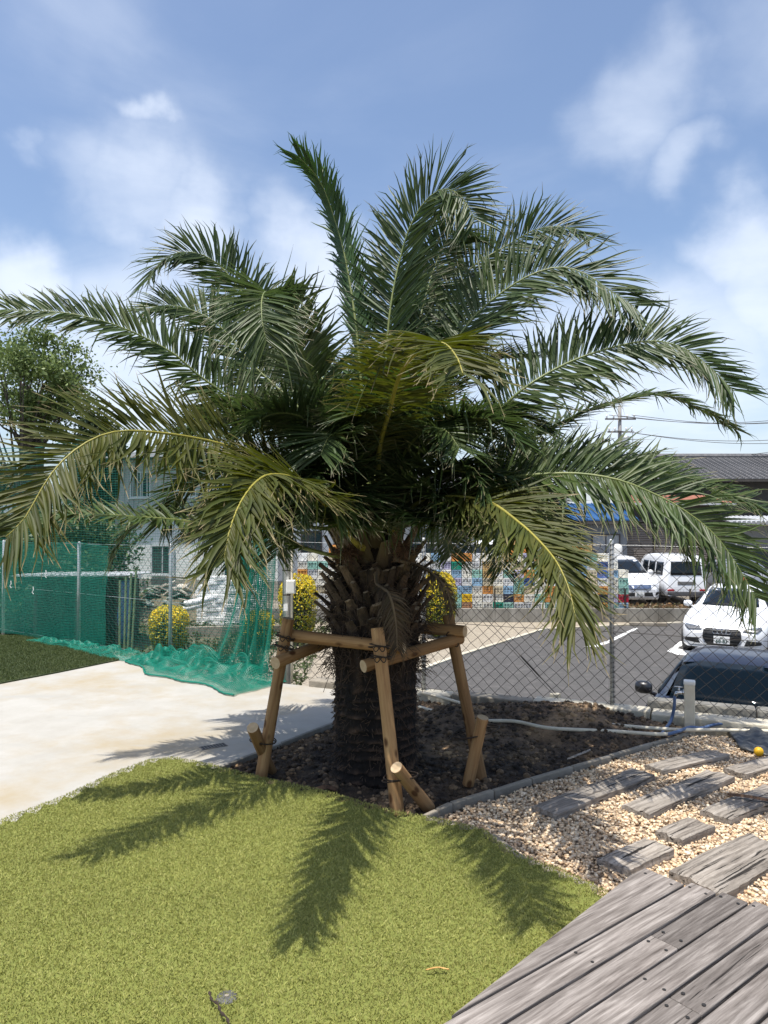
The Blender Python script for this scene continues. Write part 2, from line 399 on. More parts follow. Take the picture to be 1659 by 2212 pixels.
# car park asphalt with its pale edging
edge = [on(896, 1452, LOT), on(996, 1416, LOT), on(1100, 1383, LOT), on(1174, 1360, LOT), on(1350, 1351, LOT), on(1659, 1338, LOT)]
ep = [(p.x, p.y) for p in edge]
asph = ep + [(22, ep[-1][1] - .4), (22, 3), (-.6, 3), (-.6, 12.2)]
sheet('car_park', asph, LOT, M['asphalt'])
eg = empty('edging_strip'); tag(eg, kind='structure')
for i in range(len(ep) - 1):
    a, b = Vector(ep[i] + (0,)), Vector(ep[i + 1] + (0,)); d = b - a
    MB().box((a + b) / 2 + Vector((0, 0, LOT + .005)), (d.length - .02, .12, .06), math.atan2(d.y, d.x)).build('kerb_stone', M['kerb_pale'], eg)
sheet('lot_gravel', [(-3.5, 12.5), (-.6, 12.2)] + ep + [(22, ep[-1][1] - .4), (22, 22.6), (-3.5, 22.6)], LOT - .006, M['lot_gravel'])
sheet('far_yard', [(-4.5, 22.38), (40, 22.38), (40, 60), (-4.5, 60)], FAR, mat('far_yard', (.16, .14, .11), (.24, .21, .17), scale=3, rough=.95, bump=.4))
# painted bay marks
mk = [on(1262, 1397, LOT), on(1285, 1394, LOT), on(1310, 1385, LOT), on(1373, 1356, LOT), on(1378, 1358, LOT), on(1318, 1388, LOT), on(1290, 1398, LOT)]
o = mesh_obj('bay_marking', [(p.x, p.y, LOT + .004) for p in mk], [list(range(7))], M['paint']); tag(o, kind='structure')
mk = [on(1441, 1407, LOT), on(1470, 1385, LOT), on(1482, 1389, LOT), on(1462, 1401, LOT), on(1560, 1418, LOT), on(1548, 1422, LOT), on(1462, 1414, LOT)]
o = mesh_obj('bay_marking', [(p.x, p.y, LOT + .004) for p in mk], [[0, 1, 2, 3, 6], [3, 4, 5, 6]], M['paint']); tag(o, kind='structure')
ws = on(1400, 1352, LOT)
tag(MB().box((ws.x, ws.y, LOT + .05), (1.05, .14, .1), R(-8)).build('wheel_stop', M['kerb'], bevel=.015), 'low concrete wheel stop block at the back edge of the car park', 'wheel stop')

# white concrete slab of the garden
slab = [(-12, -3.9), (-.6, -3.9), (-.6, 4.4), (-1.22, 5.12), (-.44, 6.36), (-.12, 6.9), (.1, 7.35), rf(.45, 0, .12)[:2], lf(.02, 0, .12)[:2], lf(11.8, 0, .1)[:2], (-11.9, 11.5)]
tag(MB().prism([tuple(p[:2]) for p in slab], -.09, 0).build('concrete_slab', M['concrete']), kind='structure')
# darker turf strip further back
ft = [on(0, 1478), on(120, 1455), on(258, 1427), on(240, 1412), on(175, 1395), on(80, 1375), on(0, 1374), on(-150, 1378), on(-220, 1500)]
ftp = [(p.x, p.y) for p in ft]
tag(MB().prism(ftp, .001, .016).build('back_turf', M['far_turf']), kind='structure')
def blades(name, poly, n, hgt, wid, cols, z0, lean=.5, zfun=None, weight=None):
    P = np.array([p[:2] for p in poly]); lo, hi = P.min(0), P.max(0)
    Q = rng.uniform(lo, hi, (int(n * 1.9), 2)); Q = Q[in_poly(Q, poly)][:n]; k = len(Q)
    h = hgt * rng.uniform(.6, 1.25, k); a = rng.uniform(0, 6.283, k); w = wid * rng.uniform(.7, 1.3, k)
    swirl = vnoise(Q * 2.2, 5, 2) * 2.5
    la = rng.uniform(0, 6.283, k) + swirl * .5; ln = lean * rng.uniform(.2, 1.6, k)
    base = np.c_[Q, (zfun(Q) if zfun is not None else np.full(k, z0))]
    sx = np.c_[np.cos(a), np.sin(a), np.zeros(k)] * w[:, None] / 2
    ld = np.c_[np.cos(la), np.sin(la), np.zeros(k)]
    mid = base + ld * (h * ln * .35)[:, None] + np.c_[np.zeros((k, 2)), h * .6]
    tip = base + ld * (h * ln)[:, None] + np.c_[np.zeros((k, 2)), h * rng.uniform(.75, 1, k)]
    V = np.stack([base - sx, base + sx, mid + sx * .9, tip], 1).reshape(-1, 3)
    b = np.arange(k)[:, None] * 4
    T = np.concatenate([b + [0, 1, 2], b + [0, 2, 3]])
    cols = np.array(cols); ci = rng.integers(0, len(cols), k); patch = 1 + .18 * vnoise(Q * 1.1, 9, 3) + .08 * vnoise(Q * 6, 3, 2)
    c = cols[ci] * patch[:, None] * rng.uniform(.88, 1.12, (k, 1))
    c = np.repeat(c, 4, 0)
    o = np_obj(name, V, T, M['blade'], col=c); return o
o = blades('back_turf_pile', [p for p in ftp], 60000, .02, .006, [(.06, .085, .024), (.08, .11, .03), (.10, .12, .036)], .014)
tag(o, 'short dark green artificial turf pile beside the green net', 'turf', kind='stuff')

# near turf carpet: slightly wavy, its free edge lifted
tp = [on(p, q) for p, q in [(375, 1650), (318, 1657), (262, 1676), (215, 1697), (120, 1744), (0, 1790)]]
TURF = [(p.x, p.y) for p in tp] + [(-2.55, 3.3), (-3.0, 2.0), (-3.2, .3), (1.6, .3), (1.6, 2.2)]
TURF += [(p.x, p.y) for p in [on(1300, 1940), on(1215, 1900), on(1130, 1872), on(1080, 1840), on(1050, 1812), on(985, 1795), on(915, 1780), on(850, 1768), on(690, 1722), on(560, 1693), on(460, 1666)]]
def turf_z(Q):
    z = .016 + .010 * vnoise(Q * 1.7, 21, 2)
    d = np.full(len(Q), 9.)
    n = len(TURF)
    for i in list(range(0, 6)) + list(range(n - 11, n)):
        a = np.array(TURF[i][:2]); b = np.array(TURF[(i + 1) % n][:2]); ab = b - a
        t = np.clip(((Q - a) @ ab) / (ab @ ab), 0, 1); d = np.minimum(d, np.linalg.norm(Q - a - t[:, None] * ab, axis=1))
    return z + .03 * np.exp(-(d / .12) ** 2)
tag(MB().prism(TURF, .002, .008).build('turf_backing', M['turf_base']), kind='structure')
g = .06; xs = np.arange(-3.3, 1.7, g); ys = np.arange(.2, 5.4, g)
o = blades('turf_pile', TURF, 450000, .013, .0036, [(.34, .345, .098), (.355, .358, .105), (.325, .335, .09), (.375, .37, .125), (.34, .34, .10)], 0, .75, turf_z)
tag(o, 'bright green artificial turf pile in front of the palm', 'turf', kind='stuff')
# turf skin following the same wave, so that no slab shows between the blades
Q = np.stack(np.meshgrid(xs, ys, indexing='ij'), -1); nx_, ny_ = Q.shape[:2]; Qf = Q.reshape(-1, 2)
I = np.arange(nx_ * ny_).reshape(nx_, ny_); F = np.stack([I[:-1, :-1], I[1:, :-1], I[1:, 1:], I[:-1, 1:]], -1).reshape(-1, 4)
ins = in_poly(Qf, TURF); F = F[ins[F].all(1)]
o = np_obj('turf_backing', np.c_[Qf, turf_z(Qf)], F, M['turf_base'], smooth=True); tag(o, kind='structure')

# soil bed round the palm
TREE = Vector((-.06, 5.17, 0))
SOIL = [on(920, 1775), on(850, 1762), on(690, 1716), on(560, 1686), on(470, 1662)]
SOIL = [(p.x, p.y) for p in SOIL] + [(-1.2, 5.16), (-.42, 6.36), (-.1, 6.9), (.12, 7.35)] + [rf(t, 0, .2)[:2] for t in (.9, 2, 3, 4.0)] + [(2.6, 6.12), (.36, 4.42)]
g = .022; xs = np.arange(-1.35, 2.8, g); ys = np.arange(4.1, 7.6, g)
Q = np.stack(np.meshgrid(xs, ys, indexing='ij'), -1); nx_, ny_ = Q.shape[:2]; Qf = Q.reshape(-1, 2)
hz = -.035 + .03 * vnoise(Qf * 1.3, 2, 2) + .022 * vnoise(Qf * 7, 4, 3) + rng.uniform(-.008, .008, len(Qf))
hz += .15 * np.exp(-(((Qf - np.array([1.5, 6.55])) / np.array([1.0, .38])) ** 2).sum(1)) + .09 * np.exp(-((Qf - np.array([.62, 6.25])) ** 2).sum(1) / .16) + .08 * np.exp(-((Qf - np.array([1.75, 6.0])) ** 2).sum(1) / .1) - .05 * np.exp(-((Qf - np.array([1.3, 5.9])) ** 2).sum(1) / .02)
I = np.arange(nx_ * ny_).reshape(nx_, ny_); F = np.stack([I[:-1, :-1], I[1:, :-1], I[1:, 1:], I[:-1, 1:]], -1).reshape(-1, 4)
ins = in_poly(Qf, SOIL); F = F[ins[F].all(1)]
dry = np.clip(.55 + .5 * vnoise(Qf * 1.6, 33, 3) + .9 * (Qf[:, 0] > .3) * np.clip((Qf[:, 1] - 5.2), 0, 1), .3, 2.4)  # dry tone at random; lighter rear right stands for sunlit patches, painted in
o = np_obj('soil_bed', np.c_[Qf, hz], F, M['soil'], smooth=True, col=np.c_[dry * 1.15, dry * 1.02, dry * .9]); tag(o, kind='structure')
def ico(sub=0):
    bm = bmesh.new(); bmesh.ops.create_icosphere(bm, subdivisions=1 + sub, radius=1)
    V = np.array([v.co for v in bm.verts]); T = np.array([[v.index for v in f.verts] for f in bm.faces]); bm.free(); return V, T
IV, IT = ico()
CV = np.array([(x, y, z) for x in (-1, 1) for y in (-1, 1) for z in (-1, 1)], float) * .66; CT = np.array([(0, 1, 3), (0, 3, 2), (4, 6, 7), (4, 7, 5), (0, 4, 5), (0, 5, 1), (2, 3, 7), (2, 7, 6), (0, 2, 6), (0, 6, 4), (1, 5, 7), (1, 7, 3)])
def pebbles(name, Q, z, size, m, cols, flat=.75, jit=.28, IV=IV, IT=IT):
    k = len(Q); sh = []
    for _ in range(12): sh.append((IV + (rng.uniform(-.25, .25, IV.shape) if len(IV) == 8 else 0)) * (1 + rng.uniform(-jit, jit, (len(IV), 1))) * rng.uniform(.75, 1.15, 3))
    sh = np.array(sh)[rng.integers(0, 12, k)]
    a = rng.uniform(0, 6.283, k); ca, sa = np.cos(a), np.sin(a)
    s = size * rng.uniform(.6, 1.35, k)
    V = sh * s[:, None, None]; V[..., 2] *= flat
    X = V[..., 0] * ca[:, None] - V[..., 1] * sa[:, None]; Y = V[..., 0] * sa[:, None] + V[..., 1] * ca[:, None]
    V = np.stack([X + Q[:, :1], Y + Q[:, 1:2], V[..., 2] + z[:, None]], -1).reshape(-1, 3)
    T = (IT[None] + (np.arange(k) * len(IV))[:, None, None]).reshape(-1, 3)
    c = np.array(cols)[rng.integers(0, len(cols), k)] * rng.uniform(.75, 1.2, (k, 1))
    return np_obj(name, V, T, m, col=np.repeat(c, len(IV), 0))
Qs = rng.uniform([-1.3, 4.2], [2.7, 7.5], (12000, 2)); Qs = Qs[in_poly(Qs, SOIL)][:5600]
zi = hz.reshape(nx_, ny_)[np.clip(((Qs[:, 0] + 1.35) / g).astype(int), 0, nx_ - 1), np.clip(((Qs[:, 1] - 4.1) / g).astype(int), 0, ny_ - 1)]
o = pebbles('soil_clods', Qs, zi, .012 * rng.choice([.5, .8, 1, 1.5, 2.2], len(Qs)), M['soil'], [(1.2, 1.1, 1.0), (.6, .55, .5), (2.6, 2.3, 1.9), (1, .9, .8)], .8)
tag(o, 'dark crumbly soil clods round the foot of the palm', 'soil', kind='stuff')

# gravel bed
c0, c1 = on(912, 1768), on(1489, 1584)
GRAV = [(c0.x + .05, c0.y), (c1.x, c1.y - .03), (4.4, 5.75), (5.6, 5.2), (5.6, 2.0), (1.2, 2.0), (1.0, 3.36), (.70, 3.70), (.5, 3.98)]
tag(MB().prism(GRAV, -.068, -.02).build('gravel_bed', M['gravel_base']), kind='structure')
Qg = rng.uniform([.2, 2.3], [4.6, 6.2], (150000, 2)); Qg = Qg[in_poly(Qg, GRAV)][:66000]
zg = -.014 + rng.uniform(-.006, .012, len(Qg)) + .018 * vnoise(Qg * 2.5, 8, 2)
o = pebbles('gravel', Qg, zg, .0098 * rng.choice([.65, .85, 1, 1.25], len(Qg)), M['pebble'], [(.95, .88, .78), (.82, .70, .57), (1.0, .97, .92), (.70, .57, .45), (.92, .80, .66), (.55, .48, .42), (.9, .85, .78)], .8, .2, CV, CT)
tag(o, 'cream and tan gravel between the wooden sleepers', 'gravel', kind='stuff')

# concrete edging of the gravel bed, stone by stone
ed = empty('garden_edging', (c0.x, c0.y, 0)); tag(ed, 'low grey concrete edging strip between the soil bed and the gravel', 'edging')
def edge_run(pts, nseg, h0, h1, w, m, parent):
    base = Vector(parent.location)
    tot = len(pts) - 1
    for i in range(tot):
        a, b = Vector(pts[i]), Vector(pts[i + 1]); d = b - a
        for k in range(nseg):
            p = a + d * ((k + .5) / nseg) - base
            MB().box((0, 0, 0), (d.length / nseg - .008, w, h1 - h0), 0).build('edging_stone', m, parent, bevel=.008).matrix_local = Matrix.Translation((p.x, p.y, (h0 + h1) / 2 + random.uniform(-.004, .004))) @ Matrix.Rotation(math.atan2(d.y, d.x) + random.uniform(-.006, .006), 4, 'Z')
edge_run([c0, on(974, 1738), on(1146, 1684), on(1318, 1634), c1], 2, -.07, .014, .038, M['kerb'], ed)
edge_run([on(908, 1771), on(985, 1792), on(1060, 1812), on(1130, 1866), on(1290, 1933)], 1, -.07, .028, .04, M['kerb'], ed)
# dark edging between slab and soil
se = empty('slab_edging', (-1.2, 5.13, 0)); tag(se, 'thin dark edging strip along the white concrete slab behind the palm', 'edging')
edge_run([Vector((-1.2, 5.16, 0)), Vector((-.43, 6.38, 0)), Vector((-.1, 6.93, 0))], 2, -.07, .012, .035, M['wall_conc'], se)

# kerb that carries the right fence, in blocks, and the low wall behind it
kb = empty('fence_kerb', rf(.3)); tag(kb, 'weathered pale concrete kerb under the chain link fence', 'kerb')
t = .35; random.seed(3)
while t < 7.2:
    L_ = random.choice((.55, .8, 1.05)); hh = random.choice((.05, .07, .055, .085)); ww = random.choice((.17, .2, .23))
    p = rf(t + L_ / 2, 0, .04) - Vector(kb.location)
    b = MB().box((0, 0, 0), (L_ - .012, ww, hh + .1)).build('kerb_block', M['kerb_pale'] if random.random() < .7 else M['kerb'], kb, bevel=.012)
    b.matrix_local = Matrix.Translation((p.x, p.y, (hh - .1) / 2)) @ Matrix.Rotation(math.atan2(RDIR.y, RDIR.x) + random.uniform(-.015, .015), 4, 'Z')
    t += L_
lw = empty('retaining_wall', rf(4.0)); tag(lw, 'grey rough concrete wall top behind the chain link fence and the standpipe', 'wall')
for k in range(5):
    p = rf(3.75 + k * .9 + .45, 0, -.2) - Vector(lw.location)
    b = MB().box((0, 0, 0), (.893, .16, 1.40)).build('wall_block', M['wall_conc'], lw, bevel=.02)
    b.matrix_local = Matrix.Translation((p.x, p.y, .13 - .70)) @ Matrix.Rotation(math.atan2(RDIR.y, RDIR.x), 4, 'Z')

# sleepers laid in the gravel (measured corners of each top face)
def c4(pts): return [on(1800 / 1.8517 + x / 1.304 * .54, (2600 + y / 1.304) * .54, .035) for x, y in pts]
def c5(pts): return [on((1500 + x / 1.0553) * .54, (3100 + y / 1.0553) * .54, .035) for x, y in pts]
sl_list = [
    (c4([(430, 800), (550, 855), (1070, 650), (960, 610)]), 'long split grey timber sleeper lying next to the soil edging, striped by frond shadows'),
    (c4([(1010, 590), (1120, 630), (1455, 540), (1350, 512)]), 'pale timber sleeper lying nearest the standpipe with a dark split side'),
    (c4([(895, 800), (1030, 850), (1490, 660), (1350, 618)]), 'broad bleached timber sleeper in the middle of the gravel with a long crack'),
    (c4([(1310, 825), (1460, 880), (1790, 745), (1650, 690)]), 'bleached timber sleeper with a piece of rusty bark lying on it'),
    (c4([(1420, 610), (1550, 645), (1800, 575), (1680, 540)]), 'grey ribbed timber sleeper lying just below the black sheet and yellow ball'),
    (c4([(1075, 935), (1215, 990), (1390, 915), (1230, 865)]), 'short dark square timber sleeper in the gravel'),
    (c5([(945, 350), (1075, 400), (1265, 310), (1130, 255)]), 'short pale sleeper with a rotten dark end near the deck corner'),
    (c5([(1230, 410), (1480, 485), (1800, 320), (1560, 240)]), 'wide dark brown timber sleeper touching the end of the deck'),
]
for (P4, lab) in sl_list:
    a = (P4[0] + P4[1]) / 2; b = (P4[2] + P4[3]) / 2; d = b - a; L_ = d.length; ang = math.atan2(d.y, d.x)
    nrm = Vector((-d.y, d.x, 0)).normalized()
    w = (abs((P4[0] - P4[1]).dot(nrm)) + abs((P4[2] - P4[3]).dot(nrm))) / 2
    nxs, nys = 26, 9; V = []; F = []
    for i in range(nxs):
        for j in range(nys):
            x = (i / (nxs - 1) - .5) * L_; y = (j / (nys - 1) - .5) * w
            e = random.uniform(-.012, .012) if i in (0, nxs - 1) else 0
            yy = y + (.006 * math.sin(x * 9 + w * 50) + random.uniform(-.003, .003) if j in (0, nys - 1) else 0)
            z = .035 + .004 * math.sin(y * 60 + x * 2) + random.uniform(-.0015, .0015) - (.006 if j in (0, nys - 1) or i in (0, nxs - 1) else 0)
            V.append((x + e, yy, z))
    for i in range(nxs - 1):
        for j in range(nys - 1): F.append((i * nys + j, (i + 1) * nys + j, (i + 1) * nys + j + 1, i * nys + j + 1))
    rim = [i * nys for i in range(nxs)] + [(nxs - 1) * nys + j for j in range(1, nys)] + [i * nys + nys - 1 for i in range(nxs - 2, -1, -1)] + [j for j in range(nys - 2, 0, -1)]
    n0 = len(V)
    for q in rim: V.append((V[q][0], V[q][1], -.03))
    m_ = len(rim)
    for k in range(m_): F.append((rim[k], n0 + k, n0 + (k + 1) % m_, rim[(k + 1) % m_]))
    s_ = mesh_obj('timber_sleeper', V, F, M['sleeper'])
    c = (a + b) / 2; s_.location = (c.x, c.y, 0); s_.rotation_euler = (0, 0, ang)
    tag(s_, lab, 'sleeper')
def bark(name, pts, w, m, label, cat):
    V = []; F = []
    P, _ = catmull(pts, 12)
    for i, p in enumerate(P):
        t = (P[min(i + 1, 11)] - P[max(i - 1, 0)]).normalized(); s = Vector((-t.y, t.x, 0)) * w * (.5 + random.uniform(-.15, .15)) * (1 if 0 < i < 11 else .3)
        V += [p - s, p + Vector((0, 0, w * .35)), p + s, p + Vector((0, 0, -.004))]
    for i in range(11):
        for k in range(4): F.append((i * 4 + k, i * 4 + (k + 1) % 4, i * 4 + 4 + (k + 1) % 4, i * 4 + 4 + k))
    F += [(3, 2, 1, 0), (44, 45, 46, 47)]
    return tag(mesh_obj(name, V, F, m), label, cat)
M['bark'] = mat('bark', (.06, .035, .022), (.16, .09, .05), scale=20, rough=.9, bump=.6)
M['drygold'] = mat('dry_leaf', (.45, .24, .06), (.55, .33, .1), scale=30, rough=.7)
q = sl_list[3][0]; qc = (q[0] + q[2]) / 2
bark('bark_strip', [qc + Vector((-.1, .06, .012)), qc + Vector((0, .0, .02)), qc + Vector((.12, -.05, .012))], .035, M['bark'], 'rusty curl of bark lying on a bleached sleeper', 'bark')
q = on(700, 1708); bark('palm_husk', [q + Vector((-.09, 0, -.01)), q + Vector((0, .015, .015)), q + Vector((.08, .03, -.005))], .05, M['bark'], 'reddish dry palm husk on the soil between two stakes', 'husk')
q = on(945, 2093, .04); bark('fallen_leaflet', [q + Vector((-.045, -.005, 0)), q + Vector((0, .004, .004)), q + Vector((.045, -.002, 0))], .007, M['drygold'], 'dry orange leaflet lying on the bright turf', 'leaf')
q = on(1092, 1650); bark('fallen_branch', [on(1225, 1640, .03), on(1250, 1630, .035), on(1275, 1620, .03)], .025, M['sleeper'], 'thin grey driftwood stick on the gravel beside a long sleeper', 'stick')

# deck boards
DZ = .13
def cd5(x, y): return on((1500 + x / 1.0553) * .54, (3100 + y / 1.0553) * .54, DZ)
g1a, g1b = cd5(430, 962), cd5(1325, 455)
bd = (g1b - g1a); bd.z = 0; bang = math.atan2(bd.y, bd.x); bu = bd.normalized(); bn = Vector((-bu.y, bu.x, 0))
org = Vector((g1b.x, g1b.y, 0))
def loc(p): q = Vector((p.x, p.y, 0)) - org; return (q.dot(bu), q.dot(bn))
gaps = [loc((cd5(*b))) [1] for b in [(1130, 393), (1325, 455), (1465, 484), (1610, 520)]]
bw = (gaps[1] - gaps[3]) / 2
lines = [.15, 0, -bw, -2 * bw, -3 * bw, -4 * bw, -5 * bw, -6 * bw, -7 * bw, -8 * bw]
lines[0] = gaps[0]
el = [loc(cd5(*p)) for p in [(960, 515), (850, 605), (425, 935)]]
dk = empty('deck', (org.x, org.y, 0), bang); tag(dk, 'weathered grey plank deck with slanted cut edge beside the turf', 'deck')
ends = [loc(cd5(*p))[0] for p in [(1165, 402), (1265, 437), (1400, 470), (1540, 505)]]
s_end = ends[0]
screw_m = mat('screw', (.06, .055, .05), rough=.5, metal=.7)
p_lo, p_hi = el[2], el[0]
def edge_u(v):   # where the slanted deck edge cuts across the boards
    return p_lo[0] + (v - p_lo[1]) * (p_hi[0] - p_lo[0]) / (p_hi[1] - p_lo[1])
slope_end = (ends[3] - ends[0]) / (-2.5 * bw - gaps[0] * .5)
for i in range(9):
    v1, v0 = lines[i] - .006, lines[i + 1] + .006
    ue = ends[0] + slope_end * ((v0 + v1) / 2 - gaps[0] / 2) if i > 0 else ends[0]
    u1 = max(edge_u(v1), -6); u0 = max(edge_u(v0), -6)
    segs = {2: [.55], 4: [.9], 5: [.35], 6: [1.0], 1: []}.get(i, [])
    cuts = [None] + sorted([ue - s for s in segs]) + [ue]
    for k in range(len(cuts) - 1):
        b1 = cuts[k + 1] - .0015
        a1 = u1 if cuts[k] is None else cuts[k] + .0015; a0 = u0 if cuts[k] is None else cuts[k] + .0015
        cx = b1 - .6
        poly = [(a0 - cx, v0 - (v0 + v1) / 2), (b1 - cx, v0 - (v0 + v1) / 2), (b1 - cx, v1 - (v0 + v1) / 2), (a1 - cx, v1 - (v0 + v1) / 2)]
        b = MB().prism(poly, DZ - .035, DZ + random.uniform(-.0015, .0015)).build('deck_board', M['deck'], dk, bevel=.004)
        b.location = (cx, (v0 + v1) / 2, 0)
        for e in ([b1 - .05] + ([a1 + .05] if cuts[k] is not None else []) + [b1 - .85]):
            for sgn in (-1, 1):
                if e - cx < max(a0, a1) - cx + .03: continue
                sc = MB().lathe([(.001, 0), (.006, .001), (.007, .003), (.001, .0035)], (e - cx, sgn * (v1 - v0) * .33, DZ), 8).build('screw_head', screw_m, b)
# joists under the deck so the boards rest on something
for u in (-.15, -1.2, -2.2):
    vtop = min(lines[1], p_lo[1] + (u - p_lo[0]) * (p_hi[1] - p_lo[1]) / (p_hi[0] - p_lo[0])) - .04
    MB().box((u, (vtop - 8 * bw) / 2, .012), (.06, vtop + 8 * bw, .16)).build('joist', M['deck'], dk)

# small things on the ground
q = on(490, 2148, .03)
dc = empty('drain_cover', (q.x, q.y, .006)); tag(dc, 'small round grey drain cap sunk into the turf', 'drain cap')
MB().lathe([(.036, 0), (.040, .012), (.034, .018), (.001, .02)], sides=24).build('cap', mat('cap_grey', (.07, .07, .068), (.11, .11, .105), scale=40, rough=.7), dc, True)
MB().lathe([(.008, .018), (.008, .022), (.001, .023)], sides=12).build('knob', M['kerb'], dc)
cr = [on(452, 2150, .03), on(458, 2168, .034), on(470, 2175, .034), on(478, 2195, .034), on(490, 2206, .03), on(496, 2225, .03)]
P, _ = catmull(cr, 24); tag(MB().tube([p + Vector((0, 0, .012)) for p in P], [.004 + .0022 * math.sin(i * 1.7) for i in range(24)], 6).build('crack_line', M['rope']), 'short black cord line in the turf next to the round cap', 'fissure')  # dark tube added to stand for the crack line in the turf
gr_ = on(461, 1613); gt = empty('drain_grate', (gr_.x, gr_.y, .0), R(33)); tag(gt, 'small dark perforated drain grate set in the white slab', 'drain grate')
MB().box((0, 0, .001), (.2, .085, .008)).build('frame', mat('grate', (.16, .15, .14), rough=.6), gt)
dark = mat('grate_hole', (.01, .01, .01), rough=.9)
for i in range(8):
    for j in range(3): MB().box((-.084 + i * .024, -.026 + j * .026, .0052), (.013, .015, .002)).build('hole', dark, gt)
for (px_, py_, z_) in ((268, 1407, .02), (367, 1470, 0.0)):
    pass

# standpipe with tap and hose, pipes on the ground, sheet and ball
sp = on(1490, 1572, .0); st = empty('standpipe', (sp.x, sp.y, -.03), math.atan2(RDIR.y, RDIR.x)); tag(st, 'cream square standpipe post with a chrome tap in front of the fence', 'standpipe')
MB().box((0, 0, .18), (.085, .085, .44)).build('post', M['beige_pipe'], st, bevel=.006)
MB().box((0, 0, .415), (.094, .094, .035)).build('cap', M['white_plastic'], st, bevel=.01)
tp_ = MB(); tp_.tube([(-.04, -.02, .33), (-.075, -.03, .33), (-.10, -.035, .325), (-.115, -.035, .29)], [.018, .014, .016, .013], 10).tube([(-.082, -.03, .335), (-.082, -.03, .372)], .008, 8).box((-.085, -.03, .376), (.07, .016, .008))
tp_.lathe([(.026, 0), (.026, .008)], M=Matrix.Translation((-.043, -.02, .33)) @ Matrix.Rotation(R(-90), 4, 'Y'), sides=12)
tp_.build('tap', M['chrome'], st, True)
mw = st.matrix_basis
def stw(x, y, z): return Matrix.Translation(st.location) @ Matrix.Rotation(st.rotation_euler.z, 4, 'Z') @ Vector((x, y, z))
hp = [stw(-.116, -.036, .295), stw(-.122, -.04, .2), stw(-.15, -.05, .08), on(1430, 1586, .03), on(1462, 1581, .055), on(1490, 1571, .05), on(1515, 1573, .04), on(1540, 1566, .03), on(1560, 1563, .045), on(1566, 1566, .0)]
P, _ = catmull(hp, 60); tag(MB().tube(P, .0135, 8).build('garden_hose', M['blue_hose'], None, True), 'blue garden hose hanging from the chrome tap down onto the gravel', 'hose')
for i, (pts, lab) in enumerate([
    ([on(905, 1527, .02), on(960, 1542, .05), on(1030, 1556, .06), on(1110, 1558, .06), on(1180, 1572, .05), on(1260, 1577, .05), on(1330, 1580, .05), on(1420, 1586, .05), on(1460, 1583, .03)], 'long cream pipe winding over the soil behind the right stake'),
    ([on(1235, 1553, .03), on(1300, 1563, .05), on(1370, 1570, .05), on(1460, 1576, .05), on(1560, 1577, .03), on(1680, 1580, .03)], 'cream pipe running past the standpipe towards the black sheet'),
    ([on(880, 1490, .03), on(940, 1503, .07), on(1000, 1520, .07), on(1060, 1537, .05)], 'short cream pipe lying against the kerb behind the palm trunk')]):
    P, _ = catmull(pts, 50); tag(MB().tube(P, .015, 8).build('pipe', M['beige_pipe'], None, True), lab, 'pipe')
# crumpled black sheet
bs = [on(1568, 1577), on(1600, 1622), on(1720, 1650), on(1700, 1575)]
n = 34; V = []; F = []
for i in range(n):
    for j in range(n):
        u, v = i / (n - 1), j / (n - 1)
        p = bs[0].lerp(bs[3], u).lerp(bs[1].lerp(bs[2], u), v)
        q = np.array([[p.x * 5, p.y * 5]]); z = .022 + .028 * abs(float(vnoise(q, 14, 3)[0])) + .03 * math.exp(-((u - .45) / .12) ** 2 - ((v - .2) / .2) ** 2) + .005 * math.sin(u * 22 + v * 13)
        if i in (0, n - 1) or j in (0, n - 1): z -= .015
        V.append((p.x, p.y, z))
for i in range(n - 1):
    for j in range(n - 1): F.append((i * n + j, i * n + j + 1, (i + 1) * n + j + 1, (i + 1) * n + j))
o = mesh_obj('plastic_sheet', V, F, M['black_sheet'], smooth=True); tag(o, 'crumpled black plastic sheet lying on the gravel next to the yellow ball', 'sheet')
sd = o.modifiers.new('thick', 'SOLIDIFY'); sd.thickness = .004
q = on(1639, 1634, .0)
bm = MB(); bm.lathe([(.034 * math.sin(math.pi * k / 14) + 1e-4, -.034 * math.cos(math.pi * k / 14)) for k in range(15)], (q.x, q.y, .036), 20)
tag(bm.build('ball', M['yellow'], None, True), 'small yellow ball beside the black plastic sheet', 'ball')

